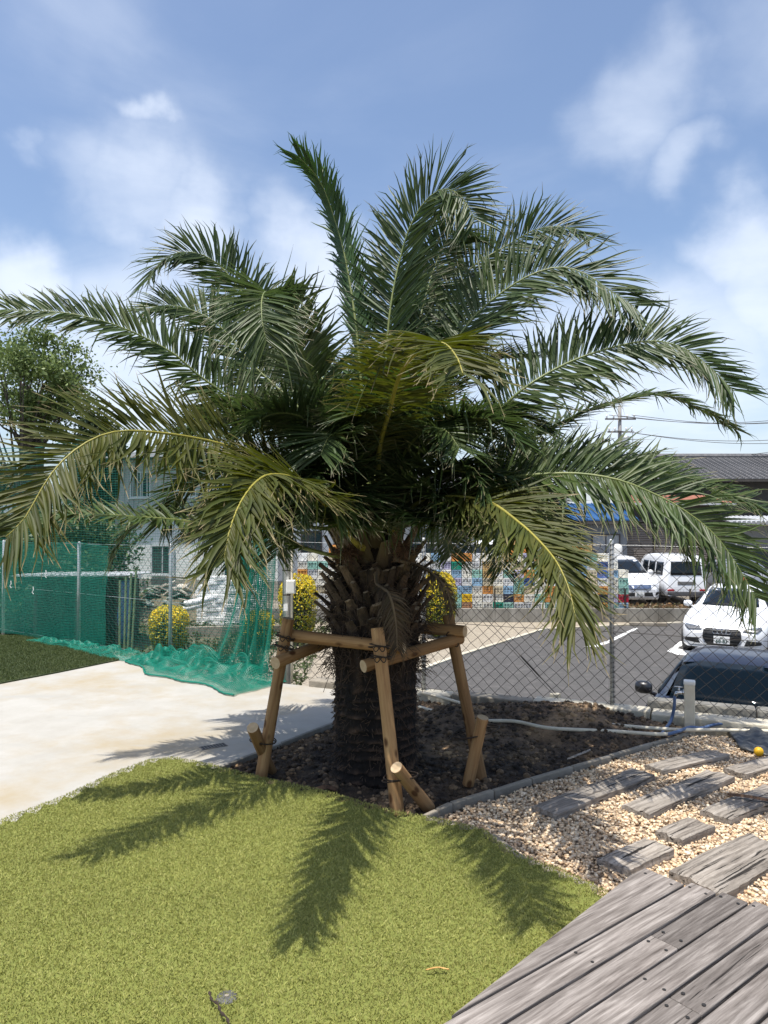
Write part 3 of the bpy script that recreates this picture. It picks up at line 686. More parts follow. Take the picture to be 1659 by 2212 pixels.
# ================================================================== the palm
def leaf_mat(name, c_a, c_b, tipc, back, rough=.42, trans=.26):
    m, nt, b = new_mat(name); N = nt.nodes; L = nt.links.new
    uv = N.new('ShaderNodeUVMap'); sp = N.new('ShaderNodeSeparateXYZ'); L(uv.outputs[0], sp.inputs[0])
    at_ = N.new('ShaderNodeAttribute'); at_.attribute_name = 'tint'
    t = N.new('ShaderNodeTexCoord'); n = N.new('ShaderNodeTexNoise'); n.inputs['Scale'].default_value = 5; n.inputs['Detail'].default_value = 4; L(t.outputs['Object'], n.inputs['Vector'])
    r = ramp_node(nt, [(.35, c_a), (.65, c_b)]); L(n.outputs['Fac'], r.inputs[0])
    mu = N.new('ShaderNodeMix'); mu.data_type = 'RGBA'; mu.blend_type = 'MULTIPLY'; mu.inputs[0].default_value = 1; L(r.outputs[0], mu.inputs[6]); L(at_.outputs['Color'], mu.inputs[7])
    mr = N.new('ShaderNodeMapRange'); L(sp.outputs[0], mr.inputs[0]); mr.inputs[1].default_value = .84; mr.inputs[2].default_value = .97
    mx = N.new('ShaderNodeMix'); mx.data_type = 'RGBA'; L(mr.outputs[0], mx.inputs[0]); L(mu.outputs[2], mx.inputs[6]); mx.inputs[7].default_value = C3(tipc)
    # waxy paler underside
    ge = N.new('ShaderNodeNewGeometry'); m2 = N.new('ShaderNodeMix'); m2.data_type = 'RGBA'
    L(ge.outputs['Backfacing'], m2.inputs[0]); L(mx.outputs[2], m2.inputs[6])
    m3 = N.new('ShaderNodeMix'); m3.data_type = 'RGBA'; m3.inputs[0].default_value = .45; L(mx.outputs[2], m3.inputs[6]); m3.inputs[7].default_value = C3(back); L(m3.outputs[2], m2.inputs[7])
    col = m2.outputs[2]
    L(col, b.inputs['Base Color']); b.inputs['Roughness'].default_value = rough; b.inputs['Specular IOR Level'].default_value = .3
    tr = N.new('ShaderNodeBsdfTranslucent'); hs = N.new('ShaderNodeHueSaturation'); hs.inputs['Saturation'].default_value = 1.25; hs.inputs['Value'].default_value = 1.5; L(col, hs.inputs['Color']); L(hs.outputs[0], tr.inputs[0])
    ms = N.new('ShaderNodeMixShader'); ms.inputs[0].default_value = trans; L(b.outputs[0], ms.inputs[1]); L(tr.outputs[0], ms.inputs[2]); L(ms.outputs[0], N['Material Output'].inputs['Surface'])
    return m
LM = {
    'g': leaf_mat('frond_green', (.046, .076, .023), (.074, .104, .034), (.27, .23, .14), (.075, .10, .05)),
    'b': leaf_mat('frond_bluegreen', (.040, .068, .022), (.064, .094, .031), (.24, .21, .13), (.055, .075, .035)),
    'y': leaf_mat('frond_olive', (.052, .066, .013), (.080, .088, .017), (.38, .30, .17), (.075, .085, .025), rough=.55),
    'n': leaf_mat('frond_young', (.030, .075, .014), (.045, .098, .02), (.10, .14, .05), (.06, .10, .04)),
    'd': leaf_mat('frond_dead', (.075, .055, .035), (.12, .09, .055), (.16, .12, .08), (.12, .09, .06), rough=.8, trans=.05),
}
RM = {
    'g': mat('rachis_green', (.13, .17, .045), (.19, .21, .06), scale=8, rough=.5),
    'y': mat('rachis_yellow', (.26, .235, .04), (.34, .30, .055), scale=8, rough=.5),
    'd': mat('rachis_dead', (.13, .09, .055), (.2, .15, .09), scale=8, rough=.8),
}
RM['b'] = RM['n'] = RM['g']
palm = empty('palm_tree', (TREE.x, TREE.y, 0)); tag(palm, 'stout date palm with a wide crown of arching feather fronds held by log stakes', 'palm tree')
def local(p): return Vector(p) - Vector((TREE.x, TREE.y, 0))
UP = Vector((0, 0, 1))
def frond(pts, kind='g', leaf=.40, n=88, roll=0.0, dih=.5, a0=1.15, a1=.45, droop=.25, width=.021, start=.18, rad=.017, twist=0.0, curl=.5, seed=0, name='frond', gap=0):
    r = np.random.default_rng(seed); leaf *= 1.22; n = int(n * 1.9); width *= 1.12; droop *= .5; dih *= .5; a0 += .1; a1 += .28
    P, LEN = catmull(pts, 64)
    T = [(P[min(i + 1, 63)] - P[max(i - 1, 0)]).normalized() for i in range(64)]
    h = P[-1] - P[0]; h.z = 0
    if h.length < .15: h = Vector((P[32].x - P[0].x, P[32].y - P[0].y, 0)) + Vector((1e-3, 0, 0))
    S0 = h.normalized().cross(UP).normalized()        # to the right of the growing direction
    fr = []
    for i in range(64):
        S = (S0 - T[i] * S0.dot(T[i])).normalized(); Nn = S.cross(T[i]).normalized()
        rot = Matrix.Rotation(roll + twist * i / 63, 3, T[i]); fr.append((rot @ S, rot @ Nn))
    m = MB(); pl = [local(p) for p in P]
    radii = [rad * (1.0 - .86 * (i / 63)) * (1 + 1.3 * max(0, .12 - i / 63) / .12) for i in range(64)]
    m.tube(pl[::2] + [pl[-1]], radii[::2] + [radii[-1]], 6)
    fo = m.build(name, RM[kind], palm, True)
    V = []; Q = []; UV = []; CO = []
    nv = 0; base = np.array([.62, 1.0, .62, .3])
    for sgn in (-1, 1):
        for k in range(n):
            s = start + (1 - start) * ((k + .5 + r.uniform(-.3, .3)) / n); 
            if gap and r.random() < gap: continue
            f = s * 63; i = min(int(f), 62); u = f - i
            p = local(P[i].lerp(P[i + 1], u)); t = T[i].lerp(T[i + 1], u).normalized(); S = fr[i][0].lerp(fr[i + 1][0], u); Nn = fr[i][1].lerp(fr[i + 1][1], u)
            q = (s - start) / (1 - start)
            prof = min(1, .35 + q * 3.4) * (1 - .42 * max(0, q - .45) / .55) 
            L_ = leaf * prof * r.uniform(.82, 1.12)
            a = a0 + (a1 - a0) * q + r.normal(0, .09)
            dh = dih * (1 - .35 * q) + r.choice([-.2, 0, .2]) * (1 - .6 * q) + r.normal(0, .08)
            side = (S * sgn * math.cos(dh) + Nn * math.sin(dh))
            d = (t * math.cos(a) + side * math.sin(a)).normalized()
            # blade normal faces the adaxial side
            nl = (Nn - d * Nn.dot(d)); nl = nl.normalized() if nl.length > .05 else d.orthogonal().normalized()
            nl = Matrix.Rotation(r.normal(0, .3), 3, d) @ nl
            wd = d.cross(nl).normalized()
            w = width * r.uniform(.8, 1.15) * (.55 + .45 * prof)
            dr = droop * r.uniform(.5, 1.6); cu = r.normal(0, curl) * .10
            tint = r.uniform(.75, 1.28); tr_, tb_ = r.uniform(.94, 1.1), r.uniform(.85, 1.1)
            broken = r.random() < .045
            segs = 5
            for j in range(segs + 1):
                x = j / segs
                bend = x ** 2.2
                c = p + d * (L_ * x * (1 - .1 * dr * x)) + Vector((0, 0, -1)) * (L_ * dr * bend * .55) + wd * (cu * L_ * bend * 2)
                if broken and x > .5: c = c + Vector((0, 0, -1)) * L_ * (x - .5) * .9 - d * L_ * (x - .5) * .5
                if x > .85: c = c + wd * r.normal(0, .02) + UP * r.normal(-.008, .012)
                wj = w * (.35 + 2.6 * x if x < .25 else (1 - ((x - .25) / .75) ** 1.7)) * .5 
                wj = max(wj, .0006)
                V += [c - wd * wj + nl * wj * .55, c, c + wd * wj + nl * wj * .55]
                ux = x * r.uniform(.93, 1.04)
                UV += [(ux, 0), (ux, .5), (ux, 1)]; CO += [(tint * tr_, tint, tint * tb_)] * 3
                if j < segs:
                    b0 = nv + j * 3
                    Q += [(b0, b0 + 1, b0 + 4, b0 + 3), (b0 + 1, b0 + 2, b0 + 5, b0 + 4)]
            nv += (segs + 1) * 3
    np_obj('leaflets', np.array([tuple(v) for v in V]), np.array(Q), LM[kind], fo, smooth=False, uv=np.array(UV), col=np.array(CO))
    return fo
def base_pt(p1, r=.13, z=1.72):
    d = Vector(p1) - Vector((TREE.x, TREE.y, 0)); d.z = 0
    if d.length > .01: d = d.normalized() * r
    return Vector((TREE.x, TREE.y, z)) + d
def F(px, kind='g', z=1.72, rb=.13, **k):
    P = [at(*q) for q in px]
    return frond([base_pt(P[0], rb, z), *P], kind, **k)
# measured rachis lines (picture x, picture y, distance)
F([(775, 760, 5.45), (752, 590, 5.6), (728, 490, 5.65), (692, 392, 5.55), (645, 338, 5.4)], 'n', seed=1, leaf=.30, roll=1.2, dih=.9, a0=.42, a1=.2, droop=.0, start=.3, z=1.95, width=.02)
F([(838, 720, 5.4), (869, 541, 5.5), (904, 455, 5.45), (944, 413, 5.35), (979, 412, 5.2), (1008, 440, 5.1), (1026, 476, 5.05)], 'b', seed=2, leaf=.44, roll=1.35, dih=.35, a0=.95, droop=.12, start=.28, z=1.9)
F([(900, 720, 5.7), (945, 560, 6.0), (985, 497, 6.0), (1030, 515, 5.9)], 'b', seed=3, leaf=.40, roll=1.2, droop=.2, start=.3, z=1.9)
F([(930, 720, 5.8), (1002, 593, 6.1), (1106, 524, 6.1), (1163, 494, 6.0), (1221, 491, 5.9), (1267, 512, 5.8)], 'b', seed=4, leaf=.45, roll=1.05, dih=.45, droop=.18, start=.25, z=1.9, a0=1.0)
F([(900, 880, 5.2), (996, 720, 5.3), (1060, 651, 5.3), (1140, 597, 5.25), (1210, 577, 5.2), (1267, 593, 5.1), (1318, 628, 5.0), (1368, 660, 4.95)], 'b', seed=5, leaf=.46, roll=1.05, dih=.35, droop=.2, start=.24, z=1.85)
F([(960, 980, 5.1), (1071, 893, 5.05), (1129, 841, 5.0), (1210, 792, 5.0), (1296, 758, 4.95), (1394, 737, 4.9), (1464, 747, 4.85), (1525, 786, 4.8), (1585, 845, 4.75)], 'b', seed=6, leaf=.41, roll=1.05, dih=.35, droop=.18, start=.24, z=1.8)
F([(1000, 1010, 5.4), (1175, 930, 5.6), (1256, 893, 5.65), (1348, 864, 5.7), (1423, 853, 5.7), (1510, 882, 5.7), (1590, 929, 5.7)], 'g', seed=7, leaf=.27, roll=.15, dih=.25, droop=.3, start=.22, z=1.8, a0=.85)
F([(960, 1080, 4.95), (1097, 1034, 4.75), (1168, 1025, 4.65), (1248, 1023, 4.55), (1333, 1036, 4.45), (1409, 1065, 4.38), (1476, 1101, 4.3), (1543, 1154, 4.25), (1592, 1221, 4.2), (1633, 1293, 4.15)], 'g', seed=8, leaf=.38, roll=.9, dih=.4, droop=.3, start=.22, z=1.7, curl=.9)
F([(1050, 1030, 5.3), (1200, 985, 5.5), (1380, 1005, 5.5), (1543, 1058, 5.4), (1640, 1095, 5.35), (1720, 1160, 5.3)], 'g', seed=9, leaf=.36, roll=.5, droop=.4, start=.25, curl=.9)
F([(1000, 1060, 5.4), (1150, 1010, 5.7), (1330, 1040, 5.9), (1440, 1110, 5.9), (1480, 1195, 5.85)], 'g', seed=10, leaf=.34, roll=.4, droop=.3, start=.25)
F([(900, 1088, 4.85), (963, 1073, 4.65), (1052, 1083, 4.35), (1119, 1127, 4.08), (1168, 1172, 3.85), (1204, 1217, 3.65), (1230, 1275, 3.5), (1244, 1340, 3.38)], 'y', seed=11, leaf=.385, roll=.3, a0=.85, a1=.12, dih=.1, droop=.22, start=.2, z=1.66, curl=.9, n=80)
F([(815, 1075, 4.9), (820, 968, 4.66), (840, 893, 4.36), (863, 812, 3.96), (898, 762, 3.55), (936, 740, 3.2), (964, 745, 2.98), (988, 774, 2.8), (1000, 808, 2.68)], 'y', seed=12, leaf=.34, roll=0, dih=.15, droop=.25, start=.2, z=1.8, rad=.02, curl=.8)
F([(765, 1170, 4.8), (742, 1135, 4.65), (708, 1096, 4.4), (674, 1062, 4.1), (628, 1031, 3.75), (581, 1026, 3.45), (547, 1047, 3.2), (518, 1088, 3.0), (496, 1145, 2.83), (484, 1205, 2.72)], 'y', seed=13, leaf=.36, roll=-.45, a0=.8, a1=.12, dih=.2, droop=.22, start=.2, z=1.55, curl=.9)
F([(700, 1040, 4.95), (590, 1000, 4.75), (487, 962, 4.5), (402, 943, 4.3), (317, 932, 4.1), (254, 932, 3.96), (203, 947, 3.84), (148, 983, 3.72), (106, 1030, 3.63), (76, 1081, 3.56), (48, 1127, 3.5), (12, 1160, 3.45)], 'y', seed=14, leaf=.40, roll=-.9, dih=.35, droop=.22, start=.2, z=1.7, curl=.8)
F([(720, 1200, 4.9), (643, 1180, 4.95), (550, 1150, 4.95), (423, 1129, 4.75), (360, 1121, 4.65), (296, 1117, 4.55), (233, 1112, 4.46), (169, 1112, 4.38), (106, 1119, 4.3), (34, 1144, 4.25)], 'g', seed=15, leaf=.22, roll=-.35, dih=.35, droop=.3, start=.2, z=1.5, n=56, width=.026, a0=1.3, a1=.7, curl=.8)
F([(680, 1140, 5.1), (560, 1110, 5.3), (420, 1105, 5.4), (310, 1125, 5.4), (265, 1165, 5.35), (247, 1205, 5.3)], 'g', seed=16, leaf=.26, roll=-.4, droop=.4, start=.25, n=60)
F([(640, 960, 5.2), (540, 890, 5.25), (487, 852, 5.25), (423, 806, 5.2), (381, 768, 5.15), (322, 734, 5.1), (254, 704, 5.0), (190, 685, 4.95), (127, 674, 4.9), (63, 672, 4.85), (12, 668, 4.8)], 'g', seed=17, leaf=.33, roll=-.95, dih=.45, droop=.15, start=.22, z=1.8)
F([(660, 900, 5.4), (590, 830, 5.5), (542, 784, 5.55), (499, 729, 5.6), (457, 691, 5.6), (415, 670, 5.6), (372, 660, 5.55), (339, 662, 5.5), (310, 674, 5.45)], 'g', seed=18, leaf=.34, roll=-.95, dih=.45, droop=.15, start=.25, z=1.85)
F([(690, 850, 5.6), (600, 740, 5.8), (540, 655, 5.9), (495, 596, 5.9), (470, 570, 5.9), (436, 550, 5.85), (398, 544, 5.8), (368, 552, 5.75), (343, 572, 5.7), (326, 600, 5.65)], 'b', seed=19, leaf=.40, roll=-1.0, dih=.5, droop=.25, start=.28, z=1.9)
F([(760, 1000, 5.05), (700, 880, 4.95), (650, 755, 4.8), (605, 672, 4.65), (578, 632, 4.5), (566, 645, 4.3), (566, 690, 4.15), (575, 735, 4.1)], 'g', seed=20, leaf=.44, roll=-.3, dih=.3, droop=.3, start=.26, z=1.85, curl=.5)
# inner and rear fronds that fill the heart of the crown
r_ = np.random.default_rng(5)
def auto(az, el, L_, sag, kind, seed, **k):
    a = R(az); h = Vector((math.cos(a), math.sin(a), 0)); p = Vector((TREE.x, TREE.y, k.pop('z', 1.75))) + h * .1
    pts = [p.copy()]; e = R(el); n = 7
    for i in range(n):
        p = p + (h * math.cos(e) + UP * math.sin(e)) * (L_ / n); pts.append(p.copy()); e -= R(sag) * (i + 1) / n * 2 / n * 1.6
    return frond(pts, kind, seed=seed, **k)
auto_list = [(60, 78, 1.7, 40), (100, 80, 1.5, 35), (140, 72, 1.7, 45), (20, 70, 1.6, 45), (75, 55, 2.2, 70), (115, 50, 2.2, 75), (150, 48, 2.1, 70), (35, 48, 2.2, 75), (90, 30, 2.2, 80), (130, 25, 2.2, 70), (55, 25, 2.3, 75),
             (170, 60, 1.6, 60), (200, 55, 1.5, 70), (225, 62, 1.2, 70), (250, 58, 1.15, 75), (300, 60, 1.15, 75), (325, 58, 1.3, 70), (350, 60, 1.5, 65), (185, 35, 1.6, 70), (215, 38, 1.25, 80), (240, 42, 1.0, 70), (315, 40, 1.1, 75), (340, 36, 1.4, 75), (5, 30, 1.6, 75), (160, 24, 1.6, 50), (20, 24, 1.6, 50), (255, 30, .85, 50), (300, 30, .85, 50), (270, 66, 1.1, 60), (285, 74, 1.0, 40), (120, 16, 1.7, 50), (65, 16, 1.7, 50), (228, 16, .9, 25), (262, 14, .7, 20), (290, 14, .7, 20), (314, 14, .9, 25), (200, 12, 1.1, 25), (338, 12, 1.1, 25)]
for i, (az, el, L_, sg) in enumerate(auto_list):
    auto(az + r_.uniform(-6, 6), el, L_ * r_.uniform(.92, 1.06), sg, 'n' if el > 73 else ('b' if i % 3 else 'g'), 100 + i, leaf=.36 + .08 * r_.random(), n=60, roll=r_.uniform(-.3, .3), droop=.22, start=.22, dih=.4, z=1.66 + .24 * min(el, 80) / 80)
# two dead hanging fronds
F([(880, 1215, 4.85), (905, 1222, 4.75), (935, 1240, 4.68), (962, 1270, 4.65), (978, 1318, 4.65)], 'd', seed=50, leaf=.12, n=46, z=1.5, rb=.2, start=.3, droop=.9, width=.008, dih=-.1, name='dead_frond', a0=1.0)
F([(815, 1262, 4.72), (838, 1280, 4.62), (850, 1315, 4.60), (856, 1355, 4.62), (858, 1405, 4.64)], 'd', seed=51, leaf=.13, n=46, z=1.42, rb=.25, start=.3, droop=.9, width=.008, dih=-.1, name='dead_frond', a0=1.0)

# trunk: ringed foot, shaggy body
M['trunk'] = mat('trunk', (.013, .009, .007), (.055, .037, .025), scale=10, detail=9, stretch=(1, 1, .35), rough=.95, bump=1, bscale=50, bdist=.02, attr=True)
M['boot'] = mat('leaf_base', (.022, .015, .010), (.115, .078, .048), scale=12, detail=7, stretch=(1, 1, .15), rough=.9, bump=.8, bscale=60, rnd=.35)
M['boot_cut'] = mat('leaf_base_cut', (.17, .125, .08), (.32, .25, .165), scale=30, rough=.9, bump=.4, rnd=.2)
M['petiole'] = mat('petiole', (.075, .048, .026), (.11, .085, .036), scale=7, detail=5, stretch=(1, 1, .3), rough=.7, bump=.3)
M['fibre'] = mat('trunk_fibre', (.055, .035, .022), (.12, .08, .05), scale=20, rough=.95)
prof = [(-.08, .31), (0, .30), (.08, .285), (.25, .285), (.5, .285), (.7, .28), (.85, .29), (1.0, .30), (1.15, .30), (1.3, .265), (1.5, .20), (1.72, .16), (1.86, .10)]
NA, NZ = 150, 190
zz = np.linspace(-.08, 1.86, NZ); rr = np.interp(zz, [p[0] for p in prof], [p[1] for p in prof])
A = np.linspace(0, 2 * np.pi, NA, endpoint=False)
ZZ, AA = np.meshgrid(zz, A, indexing='ij'); RR = np.repeat(rr[:, None], NA, 1)
PP = np.c_[(np.cos(AA) * 3).ravel(), (np.sin(AA) * 3).ravel(), (ZZ * 3).ravel()]
ang_n = vnoise(np.c_[(np.cos(AA) * 1.6).ravel(), (np.sin(AA) * 1.6).ravel(), (ZZ * 1.2).ravel()], 3, 2).reshape(ZZ.shape)
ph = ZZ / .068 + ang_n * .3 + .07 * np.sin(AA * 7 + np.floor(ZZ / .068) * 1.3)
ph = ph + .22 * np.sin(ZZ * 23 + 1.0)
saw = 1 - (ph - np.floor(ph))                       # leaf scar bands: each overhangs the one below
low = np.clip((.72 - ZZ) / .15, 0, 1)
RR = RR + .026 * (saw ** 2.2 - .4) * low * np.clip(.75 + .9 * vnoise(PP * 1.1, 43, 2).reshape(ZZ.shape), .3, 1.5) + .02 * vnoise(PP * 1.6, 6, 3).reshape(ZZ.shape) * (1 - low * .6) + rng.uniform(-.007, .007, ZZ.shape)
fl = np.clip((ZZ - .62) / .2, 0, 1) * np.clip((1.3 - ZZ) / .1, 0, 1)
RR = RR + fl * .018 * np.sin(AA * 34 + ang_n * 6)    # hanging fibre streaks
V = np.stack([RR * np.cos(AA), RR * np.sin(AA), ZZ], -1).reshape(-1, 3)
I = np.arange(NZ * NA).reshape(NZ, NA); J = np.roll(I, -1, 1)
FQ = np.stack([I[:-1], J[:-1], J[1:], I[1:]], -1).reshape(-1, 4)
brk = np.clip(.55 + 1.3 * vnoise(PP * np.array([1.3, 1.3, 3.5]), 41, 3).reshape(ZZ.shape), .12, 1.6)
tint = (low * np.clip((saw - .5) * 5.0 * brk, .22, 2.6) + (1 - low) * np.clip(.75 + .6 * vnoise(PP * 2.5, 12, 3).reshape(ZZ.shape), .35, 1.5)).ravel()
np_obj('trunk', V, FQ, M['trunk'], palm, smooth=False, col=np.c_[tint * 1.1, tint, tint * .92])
def boot(az, z, L_, w, thick, lean, parent=palm, name='leaf_base', stub=True):
    a = R(az); h = Vector((math.cos(a), math.sin(a), 0)); s = Vector((-h.y, h.x, 0))
    r0 = float(np.interp(z, [p[0] for p in prof], [p[1] for p in prof])) - .03
    d = (UP * math.cos(lean) + h * math.sin(lean)); nrm = d.cross(s).normalized()
    if nrm.dot(h) < 0: nrm = -nrm
    p0 = h * r0 + UP * z; V = []; Fc = []
    n = 5; K = 8
    for i in range(n):
        x = i / (n - 1); wi = w * (1.5 - .75 * x ** .7); ti = thick * (1 - .35 * x)
        c = p0 + d * (L_ * x) + h * (.03 * x * x)
        for k in range(K):
            q = 2 * math.pi * k / K
            oy, ox = math.sin(q), math.cos(q)
            jt = random.uniform(-.006, .006)
            V.append(c + s * (ox * wi / 2) + nrm * (oy * ti / 2 * (1 if oy > 0 else .45) + jt) + d * ((ox * .1 + random.uniform(-.1, .1)) * w * (x == 1)))
    for i in range(n - 1):
        for k in range(K): Fc.append((i * K + k, i * K + (k + 1) % K, (i + 1) * K + (k + 1) % K, (i + 1) * K + k))
    Fc.append(list(range(K))[::-1]); Fc.append(list(range((n - 1) * K, n * K)))
    mi = [0] * (len(Fc) - 1) + [1]
    return mesh_obj(name, V, Fc, [M['boot'], M['boot_cut']], parent, False, mi)
random.seed(21)
k = 0
for i in range(104):
    z = .93 + .5 * (i / 103) + random.uniform(-.02, .02); az = (i * 137.5) % 360
    tw = (z - .93) / .5
    boot(az + random.uniform(-6, 6), z, .07 + .14 * random.random() ** 1.5 + .05 * tw, .05 + .05 * random.random(), .035 + .02 * random.random(), R(20 + 14 * tw + random.uniform(-16, 20)))
for i in range(26):      # long stubs and live petiole bases under the crown
    az = (i * 137.5 + 40) % 360; z = 1.32 + .3 * i / 25
    b = boot(az, z, .22 + .16 * random.random(), .075 + .02 * random.random(), .05, R(26 + random.uniform(-12, 14)), name='petiole_base'); b.data.materials[0] = M['petiole']
# loose fibres and rootlets
segA, segB = [], []
for i in range(1500):
    a = rng.uniform(0, 6.283); z = rng.uniform(.7, 1.5); r0 = float(np.interp(z, [p[0] for p in prof], [p[1] for p in prof])) + .02
    p = np.array([math.cos(a) * r0, math.sin(a) * r0, z]); d = np.array([math.cos(a) * .5 + rng.normal(0, .5), math.sin(a) * .5 + rng.normal(0, .5), rng.normal(.1, .6)]); d /= np.linalg.norm(d)
    L_ = rng.uniform(.05, .16); q = p + d * L_ * .5; segA += [p, q]; segB += [q, q + d * L_ * .5 + np.array([0, 0, -L_ * .25])]
for i in range(900):
    a = rng.uniform(0, 6.283); z = rng.uniform(.0, .7); r0 = .29
    p = np.array([math.cos(a) * r0, math.sin(a) * r0, z]); d = np.array([math.cos(a) * .4 + rng.normal(0, .5), math.sin(a) * .4 + rng.normal(0, .5), rng.normal(-.4, .4)]); d /= np.linalg.norm(d)
    segA.append(p); segB.append(p + d * rng.uniform(.02, .05))
def sticks(name, A_, B_, rad, m, parent=None, sides=3, r2=None):
    A_ = np.array(A_, float); B_ = np.array(B_, float); k = len(A_); d = B_ - A_; d /= np.linalg.norm(d, axis=1)[:, None] + 1e-9
    ref = np.where(np.abs(d[:, 2:3]) < .9, [[0, 0, 1.]], [[1., 0, 0]]); u = np.cross(d, ref); u /= np.linalg.norm(u, axis=1)[:, None]; v = np.cross(d, u)
    rad = np.broadcast_to(np.asarray(rad, float), (k,))[:, None]; rb = rad if r2 is None else rad * r2
    ra, rb_ = [], []
    for j in range(sides):
        q = 2 * math.pi * j / sides; o_ = u * math.cos(q) + v * math.sin(q); ra.append(A_ + o_ * rad); rb_.append(B_ + o_ * rb)
    V = np.stack(ra + rb_, 1).reshape(-1, 3); b = np.arange(k)[:, None] * (2 * sides)
    F_ = np.concatenate([b + [j, (j + 1) % sides, sides + (j + 1) % sides, sides + j] for j in range(sides)])
    return np_obj(name, V, F_, m, parent)
tag(sticks('trunk_fibres', segA, segB, .0022, M['fibre'], palm), kind='stuff')
# fruit stalk tangle
for (px_, py_, dd) in ((872, 1178, 4.75), (752, 1190, 4.85)):
    c = local(at(px_, py_, dd)); A_, B_ = [], []
    for i in range(90):
        d = rng.normal(0, 1, 3); d[2] = d[2] * .8 - .5; d /= np.linalg.norm(d); p = np.array(c) + rng.normal(0, .012, 3); q = p + d * rng.uniform(.04, .09)
        A_ += [p, q]; B_ += [q, q + (d + rng.normal(0, .5, 3)) * .03]
    sticks('fruit_stalk', A_, B_, .0024, mat('fruit_stalk', (.07, .035, .02), (.13, .07, .035), scale=20, rough=.9), palm)

# ================================================================== log support
sup = empty('log_support', (TREE.x, TREE.y, 0)); tag(sup, 'frame of peeled log stakes and crossbars lashed around the palm trunk', 'tree support')
def log(name, a, b, r, extra=0):
    a, b = Vector(a), Vector(b); d = b - a; L_ = d.length; mid = (a + b) / 2
    m = MB(); n = 14; K = 18; V = []; Fc = []
    ph_ = random.uniform(0, 6)
    for i in range(n):
        x = -L_ / 2 + L_ * i / (n - 1); rr_ = r * (1 + .025 * math.sin(x * 7 + ph_)) * (1.03 - .05 * i / (n - 1))
        if i in (0, n - 1): rr_ *= .955
        if i == 1: x = -L_ / 2 + .006
        if i == n - 2: x = L_ / 2 - .006
        for k in range(K):
            q = 2 * math.pi * k / K; V.append((x, rr_ * math.cos(q) * (1 + .012 * math.sin(3 * q + ph_)) + .004 * math.sin(x * 3 + ph_), rr_ * math.sin(q)))
    for i in range(n - 1):
        for k in range(K): Fc.append((i * K + k, (i + 1) * K + k, (i + 1) * K + (k + 1) % K, i * K + (k + 1) % K))
    Fc.append(list(range(K))); Fc.append(list(range((n - 1) * K, n * K))[::-1])
    o = mesh_obj(name, V, Fc, [M['log'], M['log_end']], sup, True, [0] * (len(Fc) - 2) + [1, 1])
    o.data.polygons[len(Fc) - 1].use_smooth = False; o.data.polygons[len(Fc) - 2].use_smooth = False
    q = d.to_track_quat('X', 'Z'); o.matrix_local = Matrix.Translation(mid - Vector(sup.location)) @ q.to_matrix().to_4x4()
    return o, a, b
def s3(x, y): return ((900 + x / 1.508) * .54, (2100 + y / 1.508) * .54)
def a3(x, y, d): return at(*s3(x, y), d)
def o3(x, y, z): return on(*s3(x, y), z)
random.seed(5)
PL_top, PL_bot = a3(385, 562, 4.98), o3(212, 1545, -.03)
PC_top, PC_bot = a3(918, 620, 4.60), o3(1042, 1745, -.03)
PR_top, PR_bot = a3(1345, 540, 5.18), o3(1545, 1530, -.03)
PB_top, PB_bot = Vector((-.22, 5.72, 1.08)), Vector((-.30, 5.98, -.05))
r0 = .041
log('post', PL_bot, PL_top, r0); log('post', PC_bot, PC_top, r0); log('post', PR_bot, PR_top, r0); log('post', PB_bot, PB_top, r0)
def along(a, b, z): t_ = (z - a.z) / (b.z - a.z); return a.lerp(b, t_)
bars = [
    (a3(345, 660, 5.055), a3(1080, 742, 4.70)),      # front left
    (a3(832, 852, 4.69), a3(1425, 683, 5.14)),       # front right
    (a3(300, 832, 4.86), Vector((-.12, 5.78, .93))), # rear left
    (a3(1450, 642, 5.08), Vector((-.40, 5.64, .99))),# rear right
]
for a, b in bars: log('crossbar', a, b, r0)
stakes = [(a3(165, 1222, 4.80), o3(262, 1500, -.04) + Vector((.02, .03, 0))), (a3(1036, 1462, 4.30), o3(1232, 1712, -.03)), (a3(1556, 1160, 4.82), o3(1468, 1565, -.02))]
for a, b in stakes: log('stake', b, a, r0 * .97)
def lash(c, dirv, r, wobble=.012, turns=2, knot=True):
    dirv = Vector(dirv).normalized(); u = dirv.orthogonal().normalized(); v = dirv.cross(u); P = []
    N_ = 22 * turns
    for i in range(N_ + 1):
        q = 2 * math.pi * i / 22; P.append(c + (u * math.cos(q) + v * math.sin(q)) * r * (1 + .08 * math.sin(q * 2.3)) + dirv * (wobble * math.sin(q * .5 + 1)) - Vector(sup.location))
    m = MB().tube(P, .0042, 6)
    if knot:
        f = (CAM - c); f.z = 0; f = f.normalized(); k0 = c + f * (r + .004) - Vector(sup.location); s = Vector((-f.y, f.x, 0))
        for e in (-1, 1):
            kp = [k0, k0 + s * e * .02 + UP * .015 + f * .008, k0 + s * e * .035 - UP * .004 + f * .012, k0 + s * e * .02 - UP * .022 + f * .008, k0]
            m.tube(catmull(kp, 14)[0], .0036, 5)
    m.build('lashing', M['rope'], sup, True)
for (a, b) in ((PL_bot, PL_top), (PC_bot, PC_top), (PR_bot, PR_top)):
    for z in (.90, .965):
        c = along(a, b, z); lash(c, (b - a) + Vector((.25, .1, .3)), r0 * 1.55)
for (a, b), (c, d) in zip(stakes, ((PL_bot, PL_top), (PC_bot, PC_top), (PR_bot, PR_top))):
    p = a.lerp(b, .3); q = along(c, d, p.z); lash((p + q) / 2, (d - c), max((p - q).length / 2 + r0 * .9, r0 * 1.3), knot=False)

